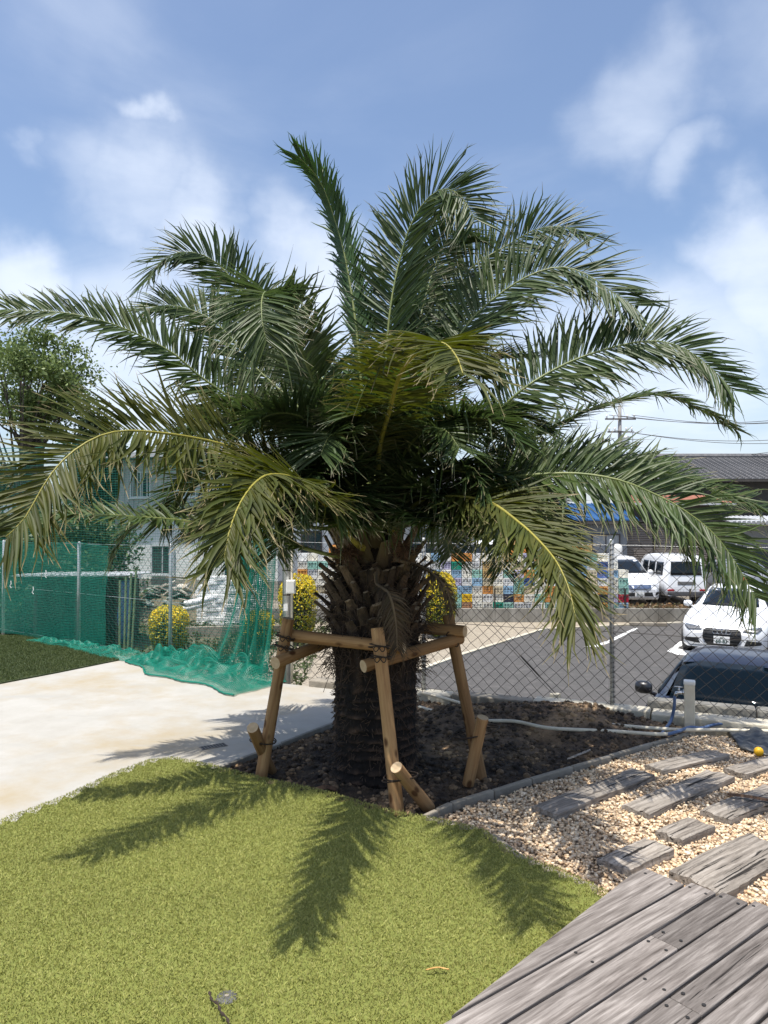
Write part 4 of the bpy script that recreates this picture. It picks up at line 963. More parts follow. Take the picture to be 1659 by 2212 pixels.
# ================================================================== fences and nets
def chain_link(name, pf, t0, t1, z0, z1, cell, parent, rad=.0025, seed=1):
    """diamond wire mesh: woven zigzag wires between t0..t1 and z0..z1"""
    r = np.random.default_rng(seed); A_, B_ = [], []
    hs = cell / 2; ncol = int((t1 - t0) / hs); nrow = int((z1 - z0) / (hs * .94)); zh = (z1 - z0) / nrow
    def node(i, j):
        return None
    J = r.normal(0, .0035, (ncol + 2, nrow + 2, 2))
    bag = lambda i, j: .006 * math.sin(i * .35 + 1) * math.sin(j / nrow * 3.1)
    base = Vector(parent.location)
    def P(i, j):
        p = pf(t0 + i * hs + J[i, j, 0], z0 + j * zh + J[i, j, 1] - .006 * math.sin(i * .7), bag(i, j) + (.002 if (i + j) % 2 else -.002)); return p - base
    for i in range(ncol):
        for j in range(nrow):
            if (i + j) % 2 == 0: A_.append(P(i, j)); B_.append(P(i + 1, j + 1))
            else: A_.append(P(i + 1, j)); B_.append(P(i, j + 1))
    # twisted knuckles along the top and loose loops along the bottom
    for i in range(0, ncol, 1):
        p = P(i, nrow) if (i + nrow) % 2 == 0 else None
        if p is not None:
            for e in (-1, 1): A_.append(p); B_.append(p + Vector((e * .004, 0, .03)))
        q = P(i, 0)
        if i % 2 == 0: 
            m_ = q + Vector((hs * .5, 0, -.03)); A_ += [q, m_]; B_ += [m_, q + Vector((hs, 0, -.004))]
    return sticks(name, [tuple(a) for a in A_], [tuple(b) for b in B_], rad, M['wire'], parent, 3)
def fence_post(pf, t, z0, z1, r, parent, m, name='post'):
    b = pf(t) - Vector(parent.location)
    o = MB().lathe([(r, z0), (r, z1 - .01), (r * .6, z1)], (b.x, b.y, 0), 12).build(name, m, parent, True)
    return o
rfence = empty('chain_link_fence', rf(.0)); tag(rfence, 'dark wire chain link fence on the kerb between the garden and the car park', 'fence')
rp = [1.62, 3.46, 5.3, 7.1]
for t in rp:
    p_ = fence_post(rf, t, -.05, 1.60, .021, rfence, M['galv'])
    b = rf(t) - Vector(rfence.location); A_, B_ = [], []
    for z in np.arange(.05, 1.55, .045):           # the mesh is laced to the post
        for e in (0, 1):
            a0 = Vector((b.x - .024, b.y - .016, z + e * .02)); b0 = Vector((b.x + .024, b.y - .022, z + .03 - e * .02)); A_.append(a0); B_.append(b0)
    sticks('lacing_wire', A_, B_, .0028, M['wire'], p_, 3)
chain_link('wire_mesh', rf, .06, 8.2, .045, 1.53, .118, rfence, seed=4)
for z in (1.545, .75, .07):
    A_, B_ = [], []
    for i in range(60):
        A_.append(rf(.05 + i * .136, z - .01 * math.sin((.05 + i * .136 - 1.62) / 1.84 * math.pi) ** 2, .003) - rf(0)); B_.append(rf(.05 + (i + 1) * .136, z - .01 * math.sin((.05 + (i + 1) * .136 - 1.62) / 1.84 * math.pi) ** 2, .003) - rf(0))
    sticks('tension_wire', A_, B_, .0024, M['galv'] if z > 1 else M['wire'], rfence, 4)
# guy wire with turnbuckle, anchored in the kerb
gw = empty('guy_wire', on(1200, 1500, .05)); tag(gw, 'rusty guy wire with turnbuckle running up to the fence from the kerb', 'guy wire')
ga = on(1200, 1498, .06); gb = rf(1.62, 1.45, -.03)
A0 = Vector((0, 0, .01)); B0 = gb - Vector(gw.location)
MB().tube([A0.lerp(B0, .28), B0], .003, 5).build('cable', M['wire'], gw)
MB().tube([A0, A0.lerp(B0, .1), A0.lerp(B0, .14), A0.lerp(B0, .24), A0.lerp(B0, .28)], [.004, .004, .009, .009, .004], 8).build('turnbuckle', M['wire'], gw, True)
MB().box((0, 0, -.02), (.1, .06, .06), .3).build('anchor_block', M['kerb_pale'], gw, bevel=.008)

lfence = empty('chain_link_fence', lf(0)); tag(lfence, 'chain link fence with galvanised posts behind the green nets', 'fence')
for t in (2.0, 4.04, 6.15, 8.2): fence_post(lf, t, -.05, 1.49, .024, lfence, M['galv'])
chain_link('wire_mesh', lf, .1, 9.0, .05, 1.45, .118, lfence, rad=.0022, seed=6)
for z in (1.46, .75, .06): sticks('tension_wire', [lf(.1, z) - lf(0)], [lf(9, z) - lf(0)], .0028, M['galv'], lfence, 4)
cp = empty('corner_pole', lf(0)); tag(cp, 'thick grey galvanised pole with a cream conduit at the corner of the fences', 'pole')
MB().lathe([(.047, -.05), (.047, 3.04), (.03, 3.06)], sides=16).build('post', M['galv'], cp, True)
MB().tube([(.062, -.035, 0), (.062, -.035, 1.0), (.064, -.035, 3.0)], .014, 8).build('conduit', M['beige_pipe'], cp, True)
jb = MB().box((.055, -.07, 1.05), (.10, .06, .15)).build('junction_box', M['white_plastic'], cp, bevel=.008)
MB().box((.055, -.104, 1.05), (.08, .008, .13)).build('lid', M['white_plastic'], jb, bevel=.003)
MB().box((-.005, -.048, .82), (.045, .004, .075)).build('sticker', mat('sticker', (.75, .75, .73), (.85, .85, .83), scale=30), cp)
for z in (.95, 1.22, 1.6, 2.2): MB().lathe([(.05, z), (.05, z + .012)], sides=14).build('band', M['wire'], cp)

def net(name, P, w, m, parent, frac=None):
    """real strands: P is a (nu, nv, 3) lattice of knots, each edge a narrow ribbon"""
    P = np.asarray(P, float); nu, nv = P.shape[:2]
    dv = np.gradient(P, axis=1); dv /= np.linalg.norm(dv, axis=2, keepdims=True) + 1e-9
    du = np.gradient(P, axis=0); du /= np.linalg.norm(du, axis=2, keepdims=True) + 1e-9
    Vs, Qs_ = [], []; off = 0
    for (A_, B_, s1, s2) in ((P[:-1], P[1:], dv[:-1], dv[1:]), (P[:, :-1], P[:, 1:], du[:, :-1], du[:, 1:])):
        A_, B_, s1, s2 = (q.reshape(-1, 3) for q in (A_, B_, s1, s2))
        V = np.stack([A_ - s1 * w / 2, A_ + s1 * w / 2, B_ + s2 * w / 2, B_ - s2 * w / 2], 1).reshape(-1, 3)
        Vs.append(V); Qs_.append(off + np.arange(len(A_))[:, None] * 4 + np.arange(4)); off += len(V)
    return np_obj(name, np.concatenate(Vs), np.concatenate(Qs_), m, parent)
def lattice(fn, us, vs_):
    return np.array([[tuple(fn(u, v)) for v in vs_] for u in us])
# tall fine net over the whole left fence
n1_ = empty('safety_net', lf(0)); tag(n1_, 'tall thin green safety net hung along the whole left fence', 'net')
base = lf(0)
top = lambda t: 2.95 - .05 * math.sin(t / 2.05 * math.pi) ** 2
net('netting', lattice(lambda t, v: lf(t, .05 + (top(t) - .05) * v, .06 + .02 * math.sin(t * 3.1 + v * 2)) - base, np.arange(.06, 8.6, .034), np.linspace(0, 1, 86)), .0030, M['net_fine'], n1_)
MB().tube([lf(t, top(t), .06) - base for t in np.arange(0, 8.7, .2)], .006, 5).build('top_rope', M['net_fine'], n1_)
MB().lathe([(.03, -.05), (.03, 3.0)], lf(8.4, 0, .0) - base, 10).build('net_pole', M['galv'], n1_)
# dense net on the far part of the fence
n2_ = empty('shade_net', lf(3.3)); tag(n2_, 'dense dark green shade net covering the far fence bays in front of the shed', 'net')
base2 = lf(3.3)
def f2(t, v):
    e = .05 * math.exp(-((t - 3.35) / .25) ** 2)
    return lf(t + .02 * math.sin(v * 9 + t), .03 + v * (1.44 - e) + .012 * math.sin(t * 8), .03 + .02 * math.sin(t * 2.3 + v * 3.4) + .01 * math.sin(t * 9)) - base2
net('netting', lattice(f2, np.arange(3.35, 8.6, .021), np.linspace(0, 1, 66)), .0056, M['net'], n2_)
P2 = [f2(t, 1.0) for t in np.arange(3.35, 8.6, .1)]; MB().tube(P2, .005, 5).build('top_rope', M['net'], n2_)
tie_m = mat('tie', (.7, .7, .66), rough=.6)
for (px_, py_) in ((235, 1164), (236, 1186), (98, 1170), (15, 1150), (200, 1150), (122, 1160)): pass
for (t, z) in ((4.75, 1.06), (5.1, .80), (5.75, .86), (6.1, 1.08)):
    b = lf(t, z, .09) - base2; MB().tube([b, b + Vector((.01, -.01, -.05)), b + Vector((-.01, -.01, -.08)), b + Vector((.012, -.012, -.11))], .006, 5).build('tie', tie_m, n2_)
# gathered net curtain next to the pole, and the heap on the slab
n3_ = empty('gathered_net', lf(.4)); tag(n3_, 'bright green net bunched in folds against the grey pole and heaped on the slab', 'net')
base3 = lf(.4)
def f3(u, v):      # u along the folds, v up
    t = .06 + (.60 + .38 * (1 - v) ** 1.6) * u
    return lf(t, .02 + 1.62 * v, .10 + .055 * math.sin(u * 24 + v * 3) * (1 - .3 * v) + .16 * (1 - v) ** 3) - base3
net('curtain', lattice(f3, np.linspace(0, 1, 74), np.linspace(0, 1, 78)), .0062, M['net'], n3_)
def f3b(u, v): 
    t = .10 + .34 * u + .1 * (1 - v) + .25 * v * v * .4
    return lf(t, .05 + 1.6 * v, .17 + .04 * math.sin(u * 17 + 2 + v * 4)) - base3
net('curtain', lattice(f3b, np.linspace(0, 1, 34), np.linspace(0, 1, 78)), .0062, M['net'], n3_)
def heap(seed, tmin, tmax, wid, hgt, n_u, n_v, zb=.012, offs=.05):
    us = np.linspace(tmin, tmax, n_u); vs_ = np.linspace(0, 1, n_v)
    U, Vv = np.meshgrid(us, vs_, indexing='ij')
    Q_ = np.c_[U.ravel() * 2.6, Vv.ravel() * wid * 3.2]
    nz_ = np.abs(vnoise(Q_, seed, 3)).reshape(U.shape); n2z = vnoise(Q_ * 1.7, seed + 1, 2).reshape(U.shape)
    env = np.clip((U - tmin) / .35, 0, 1) * np.clip((tmax - U) / .4, .25, 1)
    prof_ = (np.sin(np.clip(Vv, 0, 1) * np.pi) ** .8) * .5 + (1 - Vv) * .75
    Z = zb + hgt * env * prof_ * (.25 + 1.25 * nz_) * np.clip((1 - Vv) * 6, 0, 1)
    ww = wid * (.35 + .65 * np.clip(1.05 - (U - tmin) / (tmax - tmin), 0, 1) ** .8) * (1 + .12 * np.sin(U * 3.3 + seed) + .05 * np.sin(U * 9))
    O = offs + Vv * ww + .05 * n2z * (Vv > .05)
    out = np.zeros(U.shape + (3,))
    for i in range(U.shape[0]):
        for j in range(U.shape[1]):
            out[i, j] = lf(U[i, j] + .05 * n2z[i, j], Z[i, j], O[i, j]) - base3
    return out
net('heap', heap(3, -.05, 2.45, .80, .26, 135, 46), .0058, M['net'], n3_)
net('heap', heap(9, .0, 2.2, .62, .32, 115, 36, .02), .0058, M['net'], n3_)
net('heap', heap(17, 1.3, 5.0, .36, .17, 190, 20, .012), .0065, M['net'], n3_)
h_ = heap(3, -.05, 2.45, .80, .26, 135, 46); MB().tube([Vector(q) + Vector((0, 0, .006)) for q in h_[:, -1][::2]], .010, 5).build('hem_rope', M['net'], n3_)
MB().tube([Vector(q) + Vector((0, 0, .006)) for q in h_[-1][::2]], .008, 5).build('hem_rope', M['net'], n3_)

# ================================================================== plants
def leaf_cloud(name, pts, size, m, parent, cols, nrm=None, flat=.0, aspect=.55):
    k = len(pts); a = rng.normal(0, 1, (k, 3)); 
    if nrm is not None: a = a * .7 + nrm * .9
    a /= np.linalg.norm(a, axis=1)[:, None]; ref = rng.normal(0, 1, (k, 3)); u = np.cross(a, ref); u /= np.linalg.norm(u, axis=1)[:, None] + 1e-9; v = np.cross(a, u)
    s = size * rng.uniform(.6, 1.4, k)[:, None]
    V = np.stack([pts - u * s, pts - v * s * aspect + a * s * .12, pts + u * s, pts + v * s * aspect + a * s * .12], 1).reshape(-1, 3)
    c = np.array(cols)[rng.integers(0, len(cols), k)] * rng.uniform(.7, 1.3, (k, 1))
    return np_obj(name, V, np.arange(k * 4).reshape(-1, 4), m, parent, col=np.repeat(c, 4, 0))
M['leaf'] = mat('leaf', (1, 1, 1), rough=.5, attr=True, trans=.3, spec=.4)
M['bark_grey'] = mat('bark_grey', (.06, .05, .04), (.12, .10, .08), scale=8, rough=.95, bump=.6)
def bush(loc, w, h, label, top_yellow=True, n=5200, group='clipped yellow bushes'):
    o = empty('clipped_bush', loc); tag(o, label, 'bush', group)
    d = rng.normal(0, 1, (n, 3)); d /= np.linalg.norm(d, axis=1)[:, None]
    sup_ = np.sign(d) * np.abs(d) ** .72; rr_ = (1 - .28 * rng.random(n) ** 2)[:, None] * (1 + .05 * vnoise(d * 3, 5, 3))[:, None]
    P = sup_ * rr_ * np.array([w / 2, w / 2, h / 2]); P[:, :2] *= (1 + .08 * np.sin(P[:, 2:3] * 3)); P[:, 2] += h * .52
    hi = P[:, 2] / h
    yel = rng.random(n) < (np.clip((hi - .1) * 1.2, .2, .95))
    out = leaf_cloud('foliage', P[~yel], .028, M['leaf'], o, [(.20, .24, .03), (.12, .17, .025), (.28, .28, .03)], d[~yel])
    leaf_cloud('new_shoots', P[yel], .028, M['leaf'], o, [(.75, .58, .02), (.62, .52, .03), (.85, .60, .015), (.48, .46, .03)], d[yel])
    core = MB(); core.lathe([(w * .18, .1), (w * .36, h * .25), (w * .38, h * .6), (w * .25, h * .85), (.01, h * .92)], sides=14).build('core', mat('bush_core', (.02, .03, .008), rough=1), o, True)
    MB().tube([(0, 0, -.05), (.02, 0, .2), (0, .02, h * .6)], [.035, .03, .01], 7).build('trunk', M['bark_grey'], o)
    return o
p = on(365, 1412, LOT); bush((p.x, p.y, LOT), .85, 1.08, 'rounded clipped yellow-green bush behind the green net')
p = on(655, 1378, LOT); bush((p.x - .02, p.y - 1.0, LOT), .92, 1.72, 'tall clipped yellow bush behind the corner pole and conduit', n=6500)
p = on(948, 1376, LOT); bush((p.x, p.y, LOT), .93, 1.70, 'tall clipped yellow bush in front of the crate wall beside the trunk', n=6500)
p = on(612, 1420, LOT); bush((p.x - .75, p.y + 1.2, LOT), .7, .9, 'low clipped bush behind the gathered net', n=3000)

def tree(name, loc, h, crown, label, cols, n, size, trunk_r=.14, seed=1, lean=(0, 0), clumps=26, group=None, spread=.36):
    r = np.random.default_rng(seed); o = empty(name, loc); tag(o, label, 'tree', group)
    cx, cy, cz, rx, ry, rz = crown
    m = MB(); tp_ = Vector((cx * .6, cy * .6, cz)); m.tube(catmull([Vector((0, 0, -.1)), Vector((cx * .1 + .05, 0, h * .3)), tp_], 9)[0], [trunk_r * (1 - .08 * i) for i in range(9)], 8)
    m.build('trunk', M['bark_grey'], o, True)
    C_ = []; lm = MB()
    for i in range(clumps):
        d = r.normal(0, 1, 3); d /= np.linalg.norm(d); q = np.array([cx, cy, cz]) + d * np.array([rx, ry, rz]) * r.uniform(.35, .95) ** .7; C_.append(q)
        s_ = Vector((0, 0, h * .3)).lerp(tp_, r.uniform(.2, 1)); e = Vector(q); lm.tube([s_, s_.lerp(e, .5) + Vector((0, 0, -.15)), e], [trunk_r * .32, trunk_r * .2, trunk_r * .06], 5)
    lm.build('limbs', M['bark_grey'], o)
    C_ = np.array(C_); ci = r.integers(0, clumps, n); sz = r.uniform(.6, 1.25, clumps)[ci][:, None]
    P = C_[ci] + r.normal(0, 1, (n, 3)) * np.array([rx, ry, rz]) * spread * .5 * sz * np.array([1, 1, .7])
    leaf_cloud('crown', P, size, M['leaf'], o, cols)
    return o
GD = [(.035, .06, .016), (.05, .085, .022), (.07, .11, .028)]
p = at(40, 1134, 24); tree('leafy_tree', (p.x, p.y, LOT), 6.5, (.5, 0, 7.6, 1.9, 2.0, 1.75), 'airy green tree standing behind the net at the far left', [(.11, .16, .045), (.15, .205, .06), (.19, .25, .08)], 12500, .07, .17, 2, clumps=40, spread=.34)
p = at(-40, 1134, 27); tree('brown_tree', (p.x, p.y, LOT), 3.5, (.6, 0, 4.6, 1.3, 1.2, 1.1), 'small brownish tree beside the chimney', [(.10, .08, .025), (.13, .10, .03), (.08, .08, .02)], 5000, .09, .12, 3)
p = at(215, 1134, 31); tree('conifer', (p.x, p.y, LOT), 4, (0, 0, 4.6, 1.25, 1.2, 3.2), 'dark dense conical tree behind the left fronds', [(.022, .038, .012), (.035, .055, .018)], 11000, .10, .2, 4, clumps=70, spread=.4)
for i, (px_, dd, hh, w_) in enumerate(((15, 20, 3.2, 1.7), (95, 22, 3.6, 1.8), (165, 21.5, 3.4, 1.6), (-70, 19, 3.4, 1.7))):
    p = at(px_, 1134, dd); tree('hedge_tree', (p.x, p.y, LOT), hh * .5, (0, 0, hh * .52, w_, 1.2, hh * .5), ['broad dark green shrub behind the net beside the shed', 'tall green shrub rising behind the shed roof', 'thick green shrub next to the house corner behind the net', 'dark green shrub at the very end of the left fence', 'narrow green shrub against the house wall'][i], GD, 9000, .075, .1, 10 + i, clumps=60, spread=.45)
# low weeds in the left yard
Q_ = rng.uniform([-12, 10.5], [-1.5, 24], (26000, 2))
keep = ((Q_ - np.array(POLE[:2])) @ np.array([.58, .815]) > .35) & (vnoise(Q_ * .5, 3, 3) > -.12)
Q_ = Q_[keep]; P = np.c_[Q_, LOT + .02 + .12 * rng.random(len(Q_)) ** 1.5]
o = leaf_cloud('weeds', P, .045, M['leaf'], None, [(.05, .075, .02), (.07, .10, .03), (.09, .10, .045)]); tag(o, 'low green weeds over the yard behind the nets', 'weeds', kind='stuff')
p = on(196, 1388, LOT); sh = empty('round_shrub', (p.x, p.y, LOT)); tag(sh, 'small pale round shrub on the ground beside the shed', 'shrub')
d = rng.normal(0, 1, (2200, 3)); d /= np.linalg.norm(d, axis=1)[:, None]; leaf_cloud('foliage', d * np.array([.42, .4, .3]) * (1 - .5 * rng.random((2200, 1)) ** 2) + np.array([0, 0, .3]), .03, M['leaf'], sh, [(.16, .20, .07), (.10, .14, .05)], d)
MB().tube([(0, 0, -.03), (0, 0, .3)], [.03, .01], 6).build('stem', M['bark_grey'], sh)

# ================================================================== crates
CR_COL = {'grey': (.66, .66, .64), 'ivory': (.74, .71, .62), 'cream': (.58, .50, .34), 'orange': (.58, .26, .06), 'amber': (.54, .36, .14), 'blue': (.26, .42, .56), 'royal blue': (.06, .14, .40), 'mint': (.28, .50, .42), 'green': (.01, .26, .17), 'lilac': (.46, .43, .56), 'yellow': (.75, .47, .01), 'red': (.42, .015, .04), 'navy': (.02, .025, .05), 'brown': (.50, .25, .12)}
CRM = {k: mat('crate_' + k.replace(' ', '_'), tuple(min(q * .95, .85) for q in c), tuple(min(q * 1.2, .88) for q in c), scale=4, rough=.5, rnd=.14) for k, c in CR_COL.items()}
CW, CD_, CH = .317, .46, .25
def crate_mesh():
    m = MB(); w, d, h = CW - .014, CD_, CH - .010; t = .012
    m.box((0, 0, t / 2), (w - .03, d - .03, t))
    for s in (-1, 1):
        for z, hh, pr in ((h - .022, .044, 0), (h - .085, .026, .02), (h * .42, .04, .02), (h * .2, .022, .02), (.014, .028, .006)):
            m.box((s * (w / 2 - .008 - pr), 0, z), (.016, d - .02, hh)); m.box((0, s * (d / 2 - .008 - pr), z), (w - .034, .016, hh))
        for k in (-1, -.36, .36, 1): m.box((k * (w / 2 - .014), s * (d / 2 - .014), h / 2), (.022, .024, h - .012))
        for k in (-.6, -.2, .2, .6): m.box((s * (w / 2 - .014), k * (d / 2 - .014), h / 2), (.022, .022, h - .012))
    me = m.build('tmp_crate', CRM['grey']); me_ = me.data; bpy.data.objects.remove(me); return me_
crate_me = crate_mesh(); crate_by = {}
for k in CRM:
    c = crate_me.copy(); c.name = 'crate_' + k; c.materials.clear(); c.materials.append(CRM[k]); crate_by[k] = c
cy0 = 22.9
xl = at(655, 1134, cy0).x; 
rr2 = np.random.default_rng(8)
kinds = ['grey', 'ivory', 'grey', 'ivory', 'cream', 'grey', 'ivory', 'grey', 'mint', 'ivory', 'grey', 'ivory', 'lilac', 'cream', 'blue', 'grey', 'ivory', 'orange', 'grey', 'ivory']
fixed = {}
# colours read off the visible columns: (column counted from the trunk's right side, row from the top)
def setc(col, rows):
    for r_i, kd in rows.items(): fixed[(col, r_i)] = kd
setc(13, {0: 'blue', 1: 'grey'}); setc(14, {0: 'grey', 1: 'lilac', 2: 'ivory'}); setc(15, {0: 'orange', 1: 'green', 2: 'blue'}); setc(16, {0: 'orange', 1: 'ivory', 2: 'ivory', 5: 'yellow', 6: 'brown'})
setc(17, {0: 'grey', 2: 'mint', 3: 'blue', 4: 'ivory', 6: 'ivory'}); setc(18, {0: 'ivory', 1: 'amber', 2: 'amber', 4: 'orange', 5: 'grey'}); setc(19, {2: 'grey', 6: 'green', 1: 'cream'}); setc(20, {0: 'orange', 2: 'mint', 4: 'blue', 5: 'navy', 6: 'mint'})
setc(21, {0: 'ivory', 5: 'orange', 4: 'mint'}); setc(22, {0: 'lilac', 2: 'orange', 3: 'royal blue'}); setc(23, {0: 'orange', 1: 'mint', 2: 'mint'}); setc(24, {4: 'orange', 5: 'orange', 6: 'mint', 1: 'royal blue'}); setc(26, {2: 'red', 3: 'mint', 5: 'yellow'})
setc(27, {3: 'amber', 1: 'blue', 2: 'blue'}); setc(29, {1: 'royal blue', 4: 'orange', 6: 'orange', 5: 'navy', 2: 'royal blue'}); setc(31, {5: 'red', 6: 'blue', 4: 'mint', 3: 'mint', 2: 'ivory'})
CY_END = 32
ang_w = .0
for c in range(0, CY_END):
    rows = 7 if c < 31 else 5
    x = xl + c * (CW + .003); y = cy0 + .10 * math.sin(c * 1.3) * .2 - .012 * c
    for k in range(rows):
        rt = 6 - k
        kd = fixed.get((c, rt)) or kinds[rr2.integers(0, len(kinds))]
        o = bpy.data.objects.new('harvest_crate', crate_by[kd]); link(o)
        o.location = (x + rr2.uniform(-.006, .006), y + rr2.uniform(-.02, .02), FAR + k * CH); o.rotation_euler = (0, 0, rr2.uniform(-.02, .02))
        rw = ('bottom', 'second lowest', 'third lowest', 'middle', 'third highest', 'second highest', 'top')[k]; tag(o, '%s plastic harvest crate in the %s row of the crate wall' % (kd, rw), 'crate', '%s crates in the %s row' % (kd, rw))
tops = [(20, 0, 'blue', 'sky blue crate lying on top of the crate wall beside an orange one'), (21, 0, 'orange', 'orange crate lower of two standing on top of the crate wall'), (21, 1, 'amber', 'amber crate topping an orange crate above the crate wall'), (22, 0, 'orange', 'orange crate beside the two-high pile on top of the crate wall'), (27, 0, 'orange', 'orange crate on top of the crate wall near the white minivan'), (28, 0, 'amber', 'amber crate on top of the crate wall near the white minivan'), (3, 0, 'orange', 'orange crate on top of the crate wall left of the palm trunk')]
for (c, k, kd, lab) in tops:
    o = bpy.data.objects.new('harvest_crate', crate_by[kd]); link(o); o.location = (xl + c * (CW + .003), cy0 + .2, FAR + (7 + k) * CH); tag(o, lab, 'crate')

# low wall and wire fence at the back of the car park
bw_ = empty('low_wall', (0, 22.3, 0)); tag(bw_, 'long low grey concrete wall behind the car park carrying a wire fence', 'wall')
for i in range(26):
    MB().box((-3.6 + i * 1.0 + .5, 0, (LOT + FAR + .06) / 2), (.994, .14, FAR - LOT + .08)).build('wall_block', M['wall_conc'], bw_, bevel=.01)
wf = empty('wire_fence', (0, 22.3, FAR + .06)); tag(wf, 'low dark wire panel fence standing on the low wall before the crates', 'fence')
A_, B_ = [], []
for i in range(12):
    x = -2.6 + i * 2.0; MB().box((x, 0, .30), (.04, .04, .62)).build('post', M['wire'], wf)
for z in (.05, .2, .35, .5, .58): A_.append((-2.6, 0, z)); B_.append((19.4, 0, z))
for x in np.arange(-2.6, 19.4, .1): A_.append((x, 0, .04)); B_.append((x, 0, .58))
sticks('wire_panel', A_, B_, .0026, M['wire'], wf, 3)
Qd = rng.uniform([3, 22.5], [18, 23.6], (2600, 2)); Pd = np.c_[Qd, FAR + .02 + .1 * rng.random(len(Qd)) ** 2]
o = leaf_cloud('dry_weeds', Pd, .06, M['leaf'], None, [(.22, .13, .06), (.15, .09, .04), (.12, .11, .04)]); tag(o, 'brown dry weeds along the foot of the wire fence', 'weeds', kind='stuff')

# ================================================================== cars
M['car_white'] = mat('car_white', (.78, .79, .80), rough=.25, coat=.6); M['car_silver'] = mat('car_silver', (.30, .31, .32), rough=.35, metal=.5, coat=.5)
M['car_navy'] = mat('car_navy', (.010, .011, .022), rough=.22, coat=.3, spec=.4); M['car_black'] = mat('car_black', (.012, .012, .013), rough=.3, coat=.5)
M['glass'] = mat('car_glass', (.008, .012, .016), rough=.05, spec=.3); M['trim'] = mat('trim', (.012, .012, .012), rough=.5); M['rubber'] = mat('rubber', (.02, .02, .02), rough=.85)
M['rim'] = mat('rim', (.35, .36, .37), rough=.3, metal=.8); M['lamp'] = mat('head_lamp', (.55, .57, .58), (.7, .72, .73), scale=30, rough=.1, coat=1); M['lamp_dark'] = mat('head_lamp_dark', (.05, .055, .06), (.16, .17, .18), scale=14, rough=.1, coat=1)
M['tail'] = mat('tail_lamp', (.42, .012, .015), rough=.15, coat=1); M['plate'] = mat('plate', (.78, .78, .76), rough=.5); M['ink'] = mat('plate_ink', (.015, .05, .03), rough=.6)
M['bluegrey'] = mat('blue_grille', (.16, .22, .36), rough=.25, metal=.5)
def clear_glass():
    m, nt, b = new_mat('windscreen'); N = nt.nodes; L = nt.links.new
    b.inputs['Base Color'].default_value = (.006, .014, .022, 1); b.inputs['Roughness'].default_value = .03; b.inputs['Specular IOR Level'].default_value = .22
    t = N.new('ShaderNodeBsdfTransparent'); t.inputs[0].default_value = (.30, .42, .47, 1); mx = N.new('ShaderNodeMixShader'); mx.inputs[0].default_value = .6
    L(b.outputs[0], mx.inputs[1]); L(t.outputs[0], mx.inputs[2]); L(mx.outputs[0], N['Material Output'].inputs['Surface']); return m
M['clear'] = clear_glass()
def itp(tab, x): return np.interp(x, [p[0] for p in tab], [p[1] for p in tab])
def smooth_tab(tab, xs):
    y = itp(tab, xs); k = np.array([1, 3, 5, 3, 1]) / 13; yp = np.pad(y, 2, mode='edge'); return np.convolve(yp, k, 'valid')
